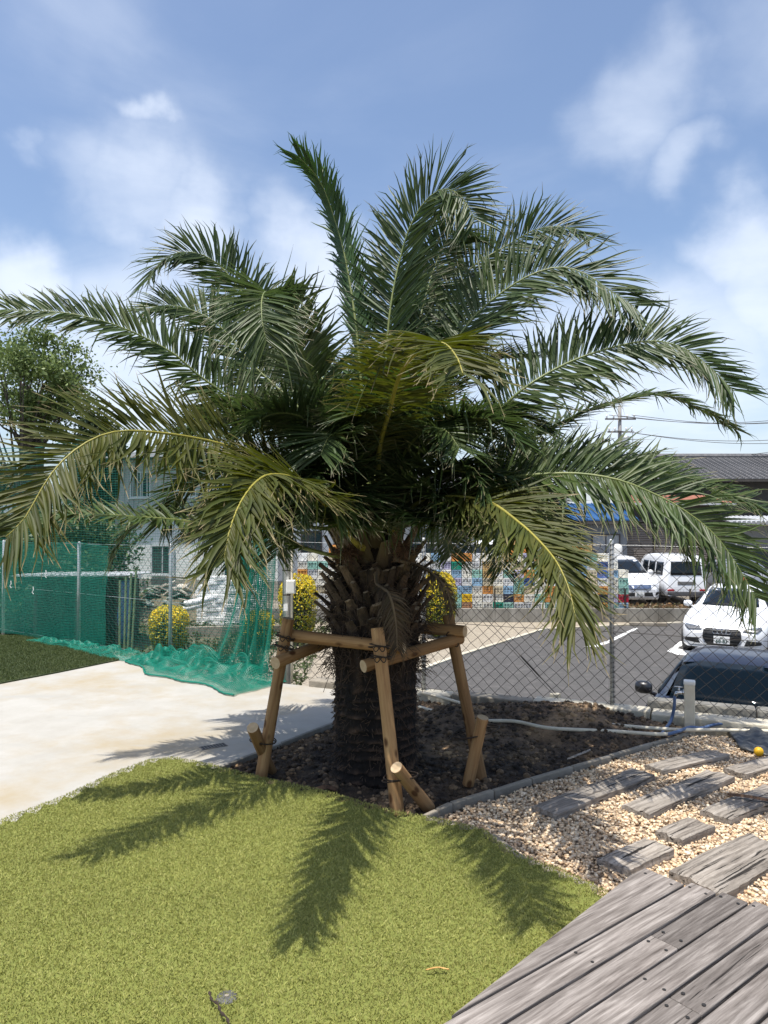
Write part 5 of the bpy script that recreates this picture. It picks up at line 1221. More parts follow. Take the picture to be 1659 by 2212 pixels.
class Car:
    def __init__(s, name, label, front, yaw, z, L_, top, belt, wid, roof, low, paint, cut_screen=None):
        # local x runs from the nose (0) to the tail (L)
        s.o = empty(name, (front[0], front[1], z), yaw); tag(s.o, label, 'car'); s.L = L_; s.paint = paint
        xs = np.unique(np.concatenate([np.linspace(0, .5, 18), np.linspace(.5, L_ - .4, 60), np.linspace(L_ - .4, L_, 14)]))
        zt = smooth_tab(top, xs); zb = np.minimum(smooth_tab(belt, xs), zt - .015); w = smooth_tab(wid, xs); wr = np.minimum(smooth_tab(roof, xs), w * .96); zl = smooth_tab(low, xs)
        s.xs, s.w = xs, w
        V = []
        for i, x in enumerate(xs):
            mid = zl[i] + (zb[i] - zl[i]) * .55
            ring = [(w[i] * .55, zl[i]), (w[i] * .93, zl[i] + .01), (w[i] * .985, zl[i] + .07), (w[i], mid), (w[i] * .99, zb[i] - .06 * (zb[i] - zl[i])), (w[i] * .955, zb[i])]
            dz = zt[i] - zb[i]; cr_ = min(.07, dz * .5)
            for q in (.2, .4, .6, .8): ring.append((w[i] * .955 + (wr[i] - w[i] * .955) * q ** 1.25, zb[i] + (dz - cr_) * q))
            ring += [(wr[i], zt[i] - cr_), (wr[i] - min(.05, wr[i] * .1), zt[i] - cr_ * .35), (wr[i] * .66, zt[i] - cr_ * .12), (wr[i] * .33, zt[i] - cr_ * .02), (0, zt[i])]
            V += [(x, y, zz_) for y, zz_ in ring] + [(x, -y, zz_) for y, zz_ in ring[-2::-1]]
        K = len(V) // len(xs); Fc = []
        for i in range(len(xs) - 1):
            for k in range(K): Fc.append((i * K + k, i * K + (k + 1) % K, (i + 1) * K + (k + 1) % K, (i + 1) * K + k))
        Fc.append(list(range(K))[::-1]); Fc.append(list(range((len(xs) - 1) * K, len(xs) * K)))
        s.bvh = BVHTree.FromPolygons([Vector(v) for v in V], Fc)
        if cut_screen:
            def inside(f):
                c = sum((Vector(V[q]) for q in f), Vector()) / len(f); return cut_screen[0] < c.x < cut_screen[1] and abs(c.y) < cut_screen[2] - (cut_screen[1] - c.x) * -.0 and c.z > cut_screen[3]
            Fc = [f for f in Fc if len(f) > 4 or not inside(f)]
        s.body = mesh_obj('body', V, Fc, paint, s.o, True)
        s.body.data.polygons.foreach_set('use_smooth', [len(f.vertices) == 4 for f in s.body.data.polygons])
    def patch(s, name, poly, axis, m, off=.008, parent=None, mirror=False, cuts=4, thick=.01):
        """panel of the given outline laid on the body; axis F (front, y/z), B (back, y/z), L / R (side, x/z), T (top, x/y)"""
        outs = [poly] + ([[(-a, b) for a, b in poly]] if mirror and axis in 'FB' else [])
        res = []
        sides = [axis]
        if mirror and axis in 'LR': sides = ['L', 'R']
        for pl in outs:
            for ax in sides:
                bm = bmesh.new(); vs_ = [bm.verts.new((a, b, 0)) for a, b in pl]; f = bm.faces.new(vs_)
                bmesh.ops.triangulate(bm, faces=[f]); bmesh.ops.subdivide_edges(bm, edges=bm.edges[:], cuts=cuts, use_grid_fill=True)
                for v in bm.verts:
                    a, b = v.co.x, v.co.y
                    if ax == 'F': o_, d = Vector((-3, a, b)), Vector((1, 0, 0))
                    elif ax == 'B': o_, d = Vector((s.L + 3, a, b)), Vector((-1, 0, 0))
                    elif ax == 'L': o_, d = Vector((a, 4, b)), Vector((0, -1, 0))
                    elif ax == 'R': o_, d = Vector((a, -4, b)), Vector((0, 1, 0))
                    else: o_, d = Vector((a, b, 5)), Vector((0, 0, -1))
                    h, n, _, _ = s.bvh.ray_cast(o_, d)
                    if h is None:
                        h, n, _, _ = s.bvh.find_nearest(o_ + d * (3.2 if ax != 'T' else 4)); 
                    v.co = h - d * off
                me = bpy.data.meshes.new(name); bm.normal_update(); bm.to_mesh(me); bm.free(); me.materials.append(m)
                me.polygons.foreach_set('use_smooth', [True] * len(me.polygons))
                o = link(bpy.data.objects.new(name, me), parent or s.o); res.append(o)
                sd = o.modifiers.new('thick', 'SOLIDIFY'); sd.thickness = thick; sd.offset = 0
        return res
    def wheels(s, xf, xr, r=.32, y=None):
        for x in (xf, xr):
            for sg in (-1, 1):
                yy = (y or float(np.interp(x, s.xs, s.w))) * sg
                Mx = Matrix.Translation((x, yy - sg * .10, r)) @ Matrix.Rotation(R(90), 4, 'X')
                MB().lathe([(r + .06, -.105 * 1), (r + .06, .105)], M=Mx, sides=26).build('wheel_arch', M['trim'], s.o)
                wh = MB().lathe([(r * .62, -.12), (r - .02, -.125), (r, -.10), (r, .10), (r - .02, .125), (r * .62, .12)], M=Mx, sides=28).build('wheel', M['rubber'], s.o, True)
                rm = MB(); rm.lathe([(r * .64, -.127), (r * .6, -.127), (r * .6, .127), (r * .64, .127)], M=Mx, sides=28)
                for k in range(5): 
                    q = 2 * math.pi * k / 5; rm.box(None, (r * .62, r * .16, .262), M=Mx @ Matrix.Rotation(q, 4, 'Z') @ Matrix.Translation((r * .3, 0, 0)))
                rm.build('rim', M['rim'], wh)
    def mirrors(s, x, z, w=None, m=None, y=None):
        for sg in (-1, 1):
            yy = (y or float(np.interp(x, s.xs, s.w)) * .95)
            b = MB(); b.lathe([(.02, -.1), (.075, -.085), (.095, -.02), (.09, .05), (.05, .1), (.01, .105)], M=Matrix.Translation((x, sg * (yy + .12), z)) @ Matrix.Rotation(R(90), 4, 'X') @ Matrix.Diagonal((.8, .85, 1, 1)), sides=14)
            b.tube([(x + .03, sg * (yy - .02), z - .08), (x + .02, sg * (yy + .06), z - .05)], .025, 6); b.build('mirror', m or s.paint, s.o, True)
    def plate(s, axis, z, text, top=None, y=0, w=.33, h=.165):
        o_ = Vector((-3, y, z)) if axis == 'F' else Vector((s.L + 3, y, z)); d = Vector((1, 0, 0)) if axis == 'F' else Vector((-1, 0, 0))
        x = s.bvh.ray_cast(o_, d)[0].x - d.x * .03
        pl = MB().box((x, y, z), (.02, w, h)).build('number_plate', M['plate'], s.o, bevel=.004)
        for (tx, sz, zo) in ((text, .105, -.028), (top or '', .05, .048)):
            if not tx: continue
            cu = bpy.data.curves.new('plate_text', 'FONT'); cu.body = tx; cu.size = sz; cu.align_x = 'CENTER'; cu.align_y = 'CENTER'; cu.extrude = .001; cu.offset = .0028 if sz > .08 else .001
            to = bpy.data.objects.new('plate_text', cu); link(to); dg = bpy.context.evaluated_depsgraph_get(); dg.update()
            me = bpy.data.meshes.new_from_object(to.evaluated_get(dg)); bpy.data.objects.remove(to)
            me.materials.clear(); me.materials.append(M['ink']); t2 = link(bpy.data.objects.new('plate_text', me), pl)
            yaw = R(-90) if axis == 'F' else R(90)
            t2.matrix_local = Matrix.Translation((x - d.x * .0125, y, z + zo)) @ Matrix.Rotation(yaw, 4, 'Z') @ Matrix.Rotation(R(90), 4, 'X')
AX = math.atan2(.85, .53)
SED_T = [(0, .50), (.03, .62), (.12, .70), (.3, .765), (.7, .85), (1.3, .945), (1.5, .985), (2.2, 1.36), (2.55, 1.44), (2.9, 1.46), (3.3, 1.44), (3.8, 1.30), (4.3, 1.10), (4.7, 1.06), (4.84, 1.0), (4.9, .7)]
SED_B = [(0, .47), (.03, .58), (.12, .66), (.3, .72), (.7, .80), (1.4, .90), (2.5, .95), (4.2, 1.0), (4.7, .98), (4.84, .92), (4.9, .6)]
SED_W = [(0, .60), (.06, .74), (.15, .82), (.35, .88), (.8, .925), (2.5, .935), (4.2, .92), (4.6, .86), (4.8, .78), (4.9, .66)]
SED_R = [(0, .45), (.3, .66), (1.4, .74), (1.9, .66), (2.3, .60), (3.3, .58), (4.0, .60), (4.4, .70), (4.9, .55)]
SED_L = [(0, .30), (.12, .20), (.4, .16), (4.5, .18), (4.9, .34)]
fp = on(1529, 1412, LOT)
a6 = Car('parked_car', 'white sedan with a large black grille parked facing the fence', (7.55, 16.25), AX, LOT, 4.9, SED_T, SED_B, SED_W, SED_R, SED_L, M['car_white'])
a6.patch('windscreen', [(-.63, 1.01), (.63, 1.01), (.53, 1.38), (-.53, 1.38)], 'F', M['glass'])
a6.patch('side_window', [(1.75, .98), (3.0, 1.0), (2.95, 1.36), (2.35, 1.33)], 'L', M['glass'], mirror=True)
a6.patch('side_window', [(3.06, 1.0), (3.95, 1.03), (3.6, 1.27), (3.02, 1.36)], 'L', M['glass'], mirror=True)
a6.patch('rear_window', [(-.5, 1.13), (.5, 1.13), (.46, 1.34), (-.46, 1.34)], 'B', M['glass'])
gr = a6.patch('grille', [(-.30, .27), (.30, .27), (.40, .44), (.385, .60), (.33, .645), (-.33, .645), (-.385, .60), (-.40, .44)], 'F', M['trim'], off=.02)[0]
for k in range(5): a6.patch('grille_slat', [(-.37, .33 + k * .065), (.37, .33 + k * .065), (.37, .342 + k * .065), (-.37, .342 + k * .065)], 'F', mat('grille_slat', (.06, .06, .06), rough=.3, metal=.6) if k == 0 else bpy.data.materials['grille_slat'], off=.03, parent=gr, cuts=2)
for i in range(4):
    yy = -.135 + i * .09; h = a6.bvh.ray_cast(Vector((-3, yy, .585)), Vector((1, 0, 0)))[0]
    Mx = Matrix.Translation((h.x - .045, yy, .585)) @ Matrix.Rotation(R(-90), 4, 'Y'); P = [Mx @ Vector((.055 * math.cos(q), .055 * math.sin(q), 0)) for q in np.linspace(0, 2 * math.pi, 25)]
    MB().tube(P, .0085, 6).build('badge_ring', M['chrome'], gr, True)
a6.patch('headlight', [(.42, .60), (.70, .585), (.80, .66), (.78, .70), (.60, .685), (.45, .655)], 'F', M['lamp_dark'], mirror=True, off=.012)
a6.patch('lower_intake', [(.45, .30), (.78, .33), (.78, .40), (.50, .43)], 'F', M['trim'], mirror=True, off=.012)
a6.patch('splitter', [(-.74, .19), (.74, .19), (.74, .225), (-.74, .225)], 'F', M['car_white'], off=.05)
a6.patch('door_seam', [(2.98, .35), (2.995, .35), (3.03, .98), (3.015, .98)], 'L', M['trim'], mirror=True, cuts=2, off=.003)
a6.patch('door_handle', [(2.6, .80), (2.85, .805), (2.85, .835), (2.6, .83)], 'L', M['chrome'], mirror=True, cuts=1, off=.015)
a6.wheels(.92, 3.83, .335); a6.mirrors(1.85, 1.0, m=M['car_white']); a6.plate('F', .40, '68-83', '302')
# dark car right behind the fence, its windscreen open to the cabin
COU_T = [(x, z * (.925 if z > .9 else .96)) for x, z in SED_T]; COU_B = [(x, z * .95) for x, z in SED_B]
dk_c = Car('parked_car', 'glossy dark navy car nosed up to the chain link fence', (3.06, 6.98), AX, LOT, 4.9, COU_T, COU_B, [(x, w * .93) for x, w in SED_W], [(x, w * .98) for x, w in SED_R], SED_L, M['car_navy'], cut_screen=(1.56, 2.26, .60, .90))
dk_c.patch('windscreen', [(-.60, .935), (.60, .935), (.56, 1.27), (-.56, 1.27)], 'F', M['clear'], off=.006)
dk_c.patch('side_window', [(1.75, .92), (3.0, .94), (2.95, 1.25), (2.35, 1.23)], 'L', M['glass'], mirror=True)
dk_c.patch('rear_window', [(-.5, 1.06), (.5, 1.06), (.46, 1.24), (-.46, 1.24)], 'B', M['glass'])
dk_c.patch('screen_border', [(-.64, .925), (-.58, .935), (-.53, 1.28), (-.575, 1.28)], 'F', mat('screen_border', (.30, .42, .38), rough=.2), off=.012, cuts=3)
MB().box((1.95, 0, .80), (.6, 1.2, .14)).build('dashboard', mat('dash', (.05, .06, .06), rough=.8), dk_c.o, bevel=.04)
for sg in (-1, 1):
    s_ = MB(); s_.box((2.95, sg * .36, .62), (.5, .48, .18)).box(None, (.14, .46, .62), M=Matrix.Translation((3.2, sg * .36, .88)) @ Matrix.Rotation(R(12), 4, 'Y')).box((3.27, sg * .36, 1.2), (.1, .24, .16)); s_.build('seat', mat('seat', (.035, .04, .042), rough=.9) if sg < 0 else bpy.data.materials['seat'], dk_c.o, bevel=.03)
Mx = Matrix.Translation((2.28, .36, .86)) @ Matrix.Rotation(R(-62), 4, 'Y'); P = [Mx @ Vector((.185 * math.cos(q), .185 * math.sin(q), 0)) for q in np.linspace(0, 2 * math.pi, 33)]
MB().tube(P, .015, 7).tube([Mx @ Vector((-.18, 0, 0)), Mx @ Vector((.18, 0, 0))], .02, 6).build('steering_wheel', M['car_black'], dk_c.o, True)
MB().box((2.25, 0, 1.2), (.03, .2, .05)).build('rear_view_mirror', M['car_black'], dk_c.o, bevel=.01)
dk_c.wheels(.92, 3.83, .32); dk_c.mirrors(1.78, .97, m=M['car_black'])
dk_c.patch('headlight', [(.42, .58), (.68, .57), (.76, .63), (.55, .65)], 'F', M['lamp_dark'], mirror=True)
# white minivan facing the car park
MV_T = [(0, .55), (.04, .74), (.15, .86), (.4, .98), (.8, 1.08), (1.0, 1.14), (1.7, 1.56), (2.1, 1.67), (3.3, 1.70), (3.9, 1.64), (4.1, 1.4), (4.2, .8)]
MV_B = [(0, .5), (.04, .68), (.15, .8), (.4, .9), (.9, 1.0), (2.5, 1.05), (4.0, 1.06), (4.2, .7)]
MV_W = [(0, .58), (.06, .70), (.18, .78), (.5, .84), (3.6, .85), (4.0, .8), (4.2, .66)]
MV_R = [(0, .45), (.4, .64), (1.0, .70), (1.7, .62), (2.4, .60), (3.8, .60), (4.2, .5)]
mv = Car('parked_minivan', 'white minivan with a blue chrome grille parked beside the crate wall', (8.30, 23.6), R(91), FAR, 4.2, MV_T, MV_B, MV_W, MV_R, [(0, .32), (.1, .2), (4.2, .25)], M['car_white'])
mv.o['category'] = 'minivan'; mv.o.scale = (.92, .92, .92)
mv.patch('windscreen', [(-.64, 1.10), (.64, 1.10), (.56, 1.56), (-.56, 1.56)], 'F', M['glass'])
mv.patch('side_window', [(1.5, 1.08), (3.9, 1.1), (3.75, 1.52), (1.95, 1.52)], 'L', M['glass'], mirror=True)
g2 = mv.patch('grille', [(-.42, .64), (-.3, .58), (.3, .58), (.42, .64), (.44, .74), (-.44, .74)], 'F', M['bluegrey'], off=.015)[0]
for k in range(3): mv.patch('grille_slat', [(-.4, .62 + k * .045), (.4, .62 + k * .045), (.4, .636 + k * .045), (-.4, .636 + k * .045)], 'F', M['chrome'], off=.026, parent=g2, cuts=2)
Pb = [(-.05, .63), (-.035, .63), (-.03, .66), (.03, .66), (.035, .63), (.05, .63), (.058, .72), (.04, .72), (.034, .68), (-.034, .68), (-.04, .72), (-.058, .72)]
mv.patch('badge', Pb, 'F', M['chrome'], off=.04, parent=g2, cuts=1)
mv.patch('headlight', [(.46, .72), (.66, .70), (.74, .90), (.62, .86), (.48, .77)], 'F', M['lamp'], mirror=True, off=.012)
mv.patch('lower_intake', [(-.5, .34), (.5, .34), (.46, .47), (-.46, .47)], 'F', M['trim'], off=.012)
mv.patch('fog_intake', [(.56, .36), (.72, .42), (.72, .50), (.58, .47)], 'F', M['trim'], mirror=True, off=.012)
mv.wheels(.8, 3.45, .30); mv.mirrors(1.35, 1.12); mv.plate('F', .42, '33-21', w=.33)
# white van seen from behind
VN_T = [(0, .6), (.05, .85), (.3, 1.02), (.55, 1.15), (1.05, 1.68), (1.4, 1.86), (2.2, 1.93), (3.5, 1.92), (3.85, 1.86), (3.97, 1.72), (4.05, 1.05), (4.08, .5)]
VN_B = [(0, .5), (.05, .78), (.3, .92), (.6, 1.02), (3.9, 1.05), (4.05, .95), (4.08, .45)]
VN_W = [(0, .6), (.1, .74), (.3, .80), (3.7, .82), (3.95, .80), (4.08, .74)]
VN_R = [(0, .5), (.5, .66), (1.2, .66), (3.6, .67), (4.0, .64), (4.08, .6)]
vn = Car('parked_van', 'white delivery van seen from behind with a large dark rear window', (9.95, 27.3), R(-90.5), FAR, 4.08, VN_T, VN_B, VN_W, VN_R, [(0, .3), (.2, .24), (4.08, .34)], M['car_white']); vn.o['category'] = 'van'; vn.o.scale = (.86, .86, .86)
vn.patch('rear_window', [(-.60, 1.14), (.60, 1.14), (.55, 1.66), (-.55, 1.66)], 'B', M['glass'], off=.012)
for (a, b) in ((1.35, 2.05), (2.15, 2.85), (2.95, 3.7)): vn.patch('side_window', [(a, 1.12), (b, 1.12), (b - .03, 1.62), (a + (.12 if a < 1.5 else .03), 1.62)], 'L', M['glass'], mirror=True)
vn.patch('windscreen', [(-.6, 1.12), (.6, 1.12), (.55, 1.66), (-.55, 1.66)], 'F', M['glass'])
vn.patch('plate_recess', [(-.34, .78), (.34, .78), (.34, .90), (-.34, .90)], 'B', mat('recess', (.10, .10, .10), rough=.7), off=.012)
vn.patch('bumper', [(-.74, .36), (.74, .36), (.74, .52), (-.74, .52)], 'B', mat('bumper', (.08, .08, .085), rough=.6), off=.03)
vn.patch('tail_light', [(.48, .54), (.74, .54), (.74, .61), (.48, .61)], 'B', M['tail'], mirror=True, off=.018)
vn.patch('sill_strip', [(.6, .40), (3.6, .40), (3.6, .47), (.6, .47)], 'L', M['trim'], mirror=True, off=.008)
vn.wheels(.75, 3.2, .29)
# grey silver wagon seen from behind
sv = Car('parked_car', 'silver grey car with red tail lights parked right of the white van', (12.25, 27.9), R(-92), FAR, 4.6, [(x * .94, z) for x, z in SED_T], [(x * .94, z) for x, z in SED_B], [(x * .94, w * .94) for x, w in SED_W], [(x * .94, w) for x, w in SED_R], [(0, .3), (.12, .2), (4.2, .2), (4.6, .34)], M['car_silver'])
sv.patch('rear_window', [(-.52, 1.10), (.52, 1.10), (.48, 1.36), (-.48, 1.36)], 'B', M['glass']); sv.patch('side_window', [(1.75, .99), (2.85, 1.0), (2.8, 1.36), (2.3, 1.34)], 'L', M['glass'], mirror=True); sv.patch('side_window', [(2.92, 1.0), (3.75, 1.03), (3.45, 1.27), (2.88, 1.36)], 'L', M['glass'], mirror=True)
sv.patch('windscreen', [(-.6, 1.01), (.6, 1.01), (.53, 1.38), (-.53, 1.38)], 'F', M['glass'])
sv.patch('tail_light', [(.42, .80), (.70, .80), (.72, .94), (.44, .94)], 'B', M['tail'], mirror=True, off=.015); sv.wheels(.86, 3.6, .32); sv.plate('B', .68, '')
# dark wagon and white car behind the crates
bk = Car('parked_car', 'black car roof showing above the crate wall and minivan', (7.6, 27.6), R(80), FAR, 4.9, [(x, z * 1.28 if z > 1 else z * 1.15) for x, z in SED_T], [(x, z * 1.15) for x, z in SED_B], SED_W, SED_R, SED_L, M['car_black'])
bk.patch('windscreen', [(-.6, 1.3), (.6, 1.3), (.53, 1.74), (-.53, 1.74)], 'F', M['glass']); bk.wheels(.92, 3.83, .33)
wb = Car('parked_car', 'white car roof peeping over the crate wall near the yellow bush', (3.0, 26.2), R(60), FAR, 4.2, [(x, z * 1.22) for x, z in MV_T], [(x, z * 1.18) for x, z in MV_B], MV_W, MV_R, [(0, .32), (.1, .2), (4.2, .25)], M['car_white'])
wb.patch('windscreen', [(-.64, 1.36), (.64, 1.36), (.56, 1.9), (-.56, 1.9)], 'F', M['glass']); wb.patch('side_window', [(1.5, 1.3), (3.9, 1.32), (3.75, 1.82), (1.95, 1.82)], 'L', M['glass'], mirror=True); wb.wheels(.8, 3.45, .31)

# ================================================================== buildings
M['plaster'] = mat('white_plaster', (.70, .71, .68), (.78, .79, .76), scale=2, detail=6, c3=(.60, .60, .56), rough=.9, bump=.1); M['skirt'] = mat('wall_skirt', (.26, .24, .20), (.36, .33, .28), scale=3, detail=7, rough=.95, bump=.2)
M['siding'] = mat('grey_siding', (.42, .42, .40), (.52, .52, .50), scale=1.2, detail=6, stretch=(3, 3, .4), rough=.7); M['win_frame'] = mat('window_frame', (.62, .64, .64), rough=.4, metal=.3); M['win_dark'] = mat('window_frame_dark', (.06, .05, .045), rough=.5)
M['pane'] = mat('pane', (.025, .045, .05), rough=.06, spec=.8); M['roof_tile'] = mat('roof_tile', (.10, .10, .105), (.17, .165, .165), scale=6, rough=.6, rnd=.1); M['roof_blue'] = mat('roof_blue', (.012, .06, .17), (.02, .085, .22), scale=2, rough=.4)
M['shutter'] = mat('roller_shutter', (.17, .145, .13), (.21, .185, .165), scale=1.5, rough=.6); M['dark_wall'] = mat('dark_wall', (.05, .045, .04), (.08, .07, .06), scale=2, rough=.9); M['grey_wall'] = mat('grey_wall', (.19, .20, .21), (.24, .25, .26), scale=1, rough=.85); M['tin'] = mat('tin_roof', (.45, .46, .47), (.6, .61, .62), scale=3, rough=.5, metal=.3); M['curtain'] = mat('curtain', (.3, .31, .31), (.42, .42, .41), scale=6, stretch=(6, 6, .3), rough=.9); M['tarp'] = mat('blue_tarp', (.01, .07, .22), (.02, .10, .28), scale=3, rough=.6); M['rust'] = mat('rust_roof', (.22, .075, .04), (.30, .12, .07), scale=4, rough=.8); M['foam'] = mat('white_foam', (.74, .74, .72), (.82, .82, .80), scale=5, rough=.8, rnd=.08)
def window(parent, x0, x1, z0, z1, y=-.02, frame=None, pane=None, mull=1, sill=True):
    """facade lies on local y = 0 and looks along -y"""
    f = MB(); t = .05; fm = frame or M['win_frame']
    for (a, b, c, d) in ((x0, x1, z0, z0 + t), (x0, x1, z1 - t, z1), (x0, x0 + t, z0 + t, z1 - t), (x1 - t, x1, z0 + t, z1 - t)): f.box(((a + b) / 2, y - .01, (c + d) / 2), (b - a, .08, d - c))
    for k in range(mull): xm = x0 + (x1 - x0) * (k + 1) / (mull + 1); f.box((xm, y - .005, (z0 + z1) / 2), (.04, .05, z1 - z0 - 2 * t))
    if sill: f.box(((x0 + x1) / 2, y - .03, z0 - .025), (x1 - x0 + .1, .14, .045))
    w = f.build('window', fm, parent)
    for k in range(mull + 1):
        a = x0 + t * .8 + (x1 - x0 - 1.6 * t) * k / (mull + 1); b = x0 + t * .8 + (x1 - x0 - 1.6 * t) * (k + 1) / (mull + 1)
        MB().box(((a + b) / 2, y, (z0 + z1) / 2), (b - a - .02, .012, z1 - z0 - 1.6 * t)).build('pane', pane or M['pane'], w)
    return w
h1 = empty('house', (-10.08, 27, LOT), math.atan2(-1.7, 6.38)); tag(h1, 'two storey white house with grey upper floor behind the green net', 'house')
MB().box((3.3, 3, .5), (6.6, 6, 1.0)).build('foundation', M['skirt'], h1)
MB().box((3.3, 3.02, 2.25), (6.56, 5.96, 2.5)).build('wall', M['plaster'], h1)
up = MB(); up.box((3.3, 3.1, 4.45), (6.5, 5.8, 1.9)); 
up.build('upper_wall', M['siding'], h1)
for k in range(33): MB().box((.1 + k * .2, .185, 4.45), (.05, .03, 1.86)).build('siding_rib', M['siding'], h1)
ev = MB(); ev.box((3.3, -.02, 3.54), (7.0, .5, .09)); ev.build('lower_eave', M['roof_tile'], h1)
ro = MB(); ro.add([(-.5, -.5, 5.42), (7.1, -.5, 5.42), (7.1, 6.5, 5.42), (-.5, 6.5, 5.42), (1.5, 3, 6.3), (5.1, 3, 6.3)], [(0, 1, 5, 4), (1, 2, 5), (2, 3, 4, 5), (3, 0, 4), (3, 2, 1, 0)]); ro.build('roof', M['roof_tile'], h1)
window(h1, 1.63, 2.56, 1.16, 2.24); window(h1, 4.55, 5.6, 1.0, 2.1); window(h1, .6, 1.47, 3.98, 4.95, y=.18); window(h1, 2.58, 3.35, 3.98, 4.95, y=.18); window(h1, 4.4, 5.3, 3.98, 4.95, y=.18)
MB().tube([(.03, -.06, 0), (.03, -.06, 3.5)], .045, 8).build('downpipe', M['skirt'], h1)
MB().box((.25, -.03, 2.2), (.42, .05, 2.6)).build('corner_panel', mat('corner_panel', (.36, .33, .28), rough=.9), h1)
h2 = empty('house_annex', (-3.75, 26.4, LOT), R(4)); tag(h2, 'white annex with dark barred windows seen beside the corner pole', 'house')
MB().box((1.6, 2, 2.0), (3.2, 4, 4.0)).build('wall', M['plaster'], h2)
window(h2, .72, 1.5, 1.0, 2.75, mull=2, frame=M['win_dark']); window(h2, 1.9, 2.9, 1.0, 2.75, mull=2, frame=M['win_dark'])
MB().box((1.6, 1.9, 4.05), (3.8, 4.8, .12)).build('roof', M['roof_tile'], h2)
# pale house behind the crates
h3 = empty('house', (.6, 30.2, FAR), 0); tag(h3, 'pale house with dark windows behind the crate wall and palm trunk', 'house')
MB().box((3.1, 2.5, 1.9), (6.2, 5, 3.8)).build('wall', mat('pale_wall', (.42, .42, .40), (.5, .5, .48), scale=2, rough=.9), h3)
for x in (.5, 1.9, 3.3, 4.7): window(h3, x, x + 1.0, .9, 2.5, mull=1, frame=M['win_dark'])
MB().add([(-.5, -.6, 3.75), (6.7, -.6, 3.75), (6.7, 5.6, 3.75), (-.5, 5.6, 3.75), (-.5, 2.5, 4.9), (6.7, 2.5, 4.9)], [(0, 1, 5, 4), (2, 3, 4, 5), (0, 4, 3), (1, 2, 5), (3, 2, 1, 0)]).build('roof', M['roof_tile'], h3)
h4 = empty('house', (6.95, 31, FAR), R(-2)); tag(h4, 'low grey house with a bright blue metal roof behind the minivan', 'house')
MB().box((1.7, 2, 1.45), (3.4, 4, 2.9)).build('wall', M['grey_wall'], h4)
rf_ = MB().add([(-.3, -.5, 2.86), (3.75, -.5, 2.86), (3.75, 2.4, 3.62), (-.3, 2.4, 3.62), (3.75, 4.4, 2.9), (-.3, 4.4, 2.9), (-.3, -.5, 2.80), (3.75, -.5, 2.80)], [(0, 1, 2, 3), (3, 2, 4, 5), (6, 7, 1, 0)]).build('roof', M['roof_blue'], h4)
for k in range(14): MB().tube([(-.2 + k * .3, -.52, 2.88), (-.2 + k * .3, 2.4, 3.64)], .025, 5).build('roof_seam', M['roof_blue'], h4)
MB().box((1.7, -.45, 2.72), (4.0, .1, .10)).build('gutter', M['dark_wall'], h4)
window(h4, .35, 1.5, 1.05, 2.25, mull=1, frame=M['win_dark'], pane=M['curtain']); window(h4, 1.9, 3.1, 1.05, 2.25, mull=1, frame=M['win_dark'], pane=M['curtain'])
tk = empty('water_tank', (9.75, 30.3, FAR + 1.0)); tag(tk, 'small white cylindrical tank in front of the grey house', 'tank')
MB().lathe([(.17, -1.0), (.17, 0), (.2, .02), (.2, .68), (.16, .8), (.04, .84)], sides=18).build('cylinder', M['white_plastic'], tk, True); MB().tube([(.12, -.1, 0), (.2, -.15, -.9)], .02, 6).build('pipe', M['galv'], tk)
# garage with roller shutters
h5 = empty('garage', (10.35, 32, FAR), 0); tag(h5, 'long low garage with brown-grey roller shutters behind the vans', 'garage')
MB().box((2.3, 2.0, 1.38), (4.6, 3.9, 2.76)).build('wall', M['dark_wall'], h5)
sh_m = MB()
for k in range(27): sh_m.add([(0, 0, k * .1), (1.42, 0, k * .1), (1.42, -.035, k * .1 + .03), (0, -.035, k * .1 + .03), (1.42, -.035, k * .1 + .075), (0, -.035, k * .1 + .075), (1.42, 0, k * .1 + .1), (0, 0, k * .1 + .1)], [(0, 1, 2, 3), (3, 2, 4, 5), (5, 4, 6, 7)])
for i in range(3): o = sh_m.build('roller_shutter', M['shutter'], h5); o.location = (.06 + i * 1.52, -.02, .02)
for i in range(4): MB().box((.02 + i * 1.52 - .0, -.03, 1.37), (.07, .12, 2.74)).build('shutter_guide', M['dark_wall'], h5)
MB().box((2.3, -.1, 2.83), (4.7, .3, .10)).build('fascia', M['dark_wall'], h5)
MB().box((2.5, 1.0, 3.3), (4.0, 2.0, .85)).build('upper_wall', M['dark_wall'], h5)
tr_ = MB()
tr_.add([(.2, -.4, 3.62), (4.9, -.4, 3.62), (4.9, 2.5, 4.05), (.2, 2.5, 4.05), (.2, -.4, 3.56), (4.9, -.4, 3.56), (4.9, 2.5, 3.99), (.2, 2.5, 3.99)], [(0, 1, 2, 3), (7, 6, 5, 4), (4, 5, 1, 0), (1, 5, 6, 2), (2, 6, 7, 3), (3, 7, 4, 0)]); tr_.build('roof', M['rust'], h5)
MB().box((2.6, -.42, 3.55), (4.8, .08, .1)).build('roof_edge', M['tin'], h5)
h6 = empty('workshop', (15.0, 31.4, FAR), 0); tag(h6, 'grey walled workshop with a corrugated white awning right of the garage', 'building')
MB().box((4, 2.5, 1.5), (8, 5, 3.0)).build('wall', M['grey_wall'], h6); window(h6, .95, 2.6, .55, 1.55, frame=M['win_dark'], mull=1)
for k in range(40): MB().tube([(-.3 + k * .2, -1.0, 2.72), (-.3 + k * .2, .1, 2.95)], .1, 6).build('awning_sheet', M['tin'], h6)
for x in (-.2, 3.8, 7.6): MB().box((x, -.9, 1.3), (.07, .07, 2.6)).build('awning_post', M['galv'], h6)
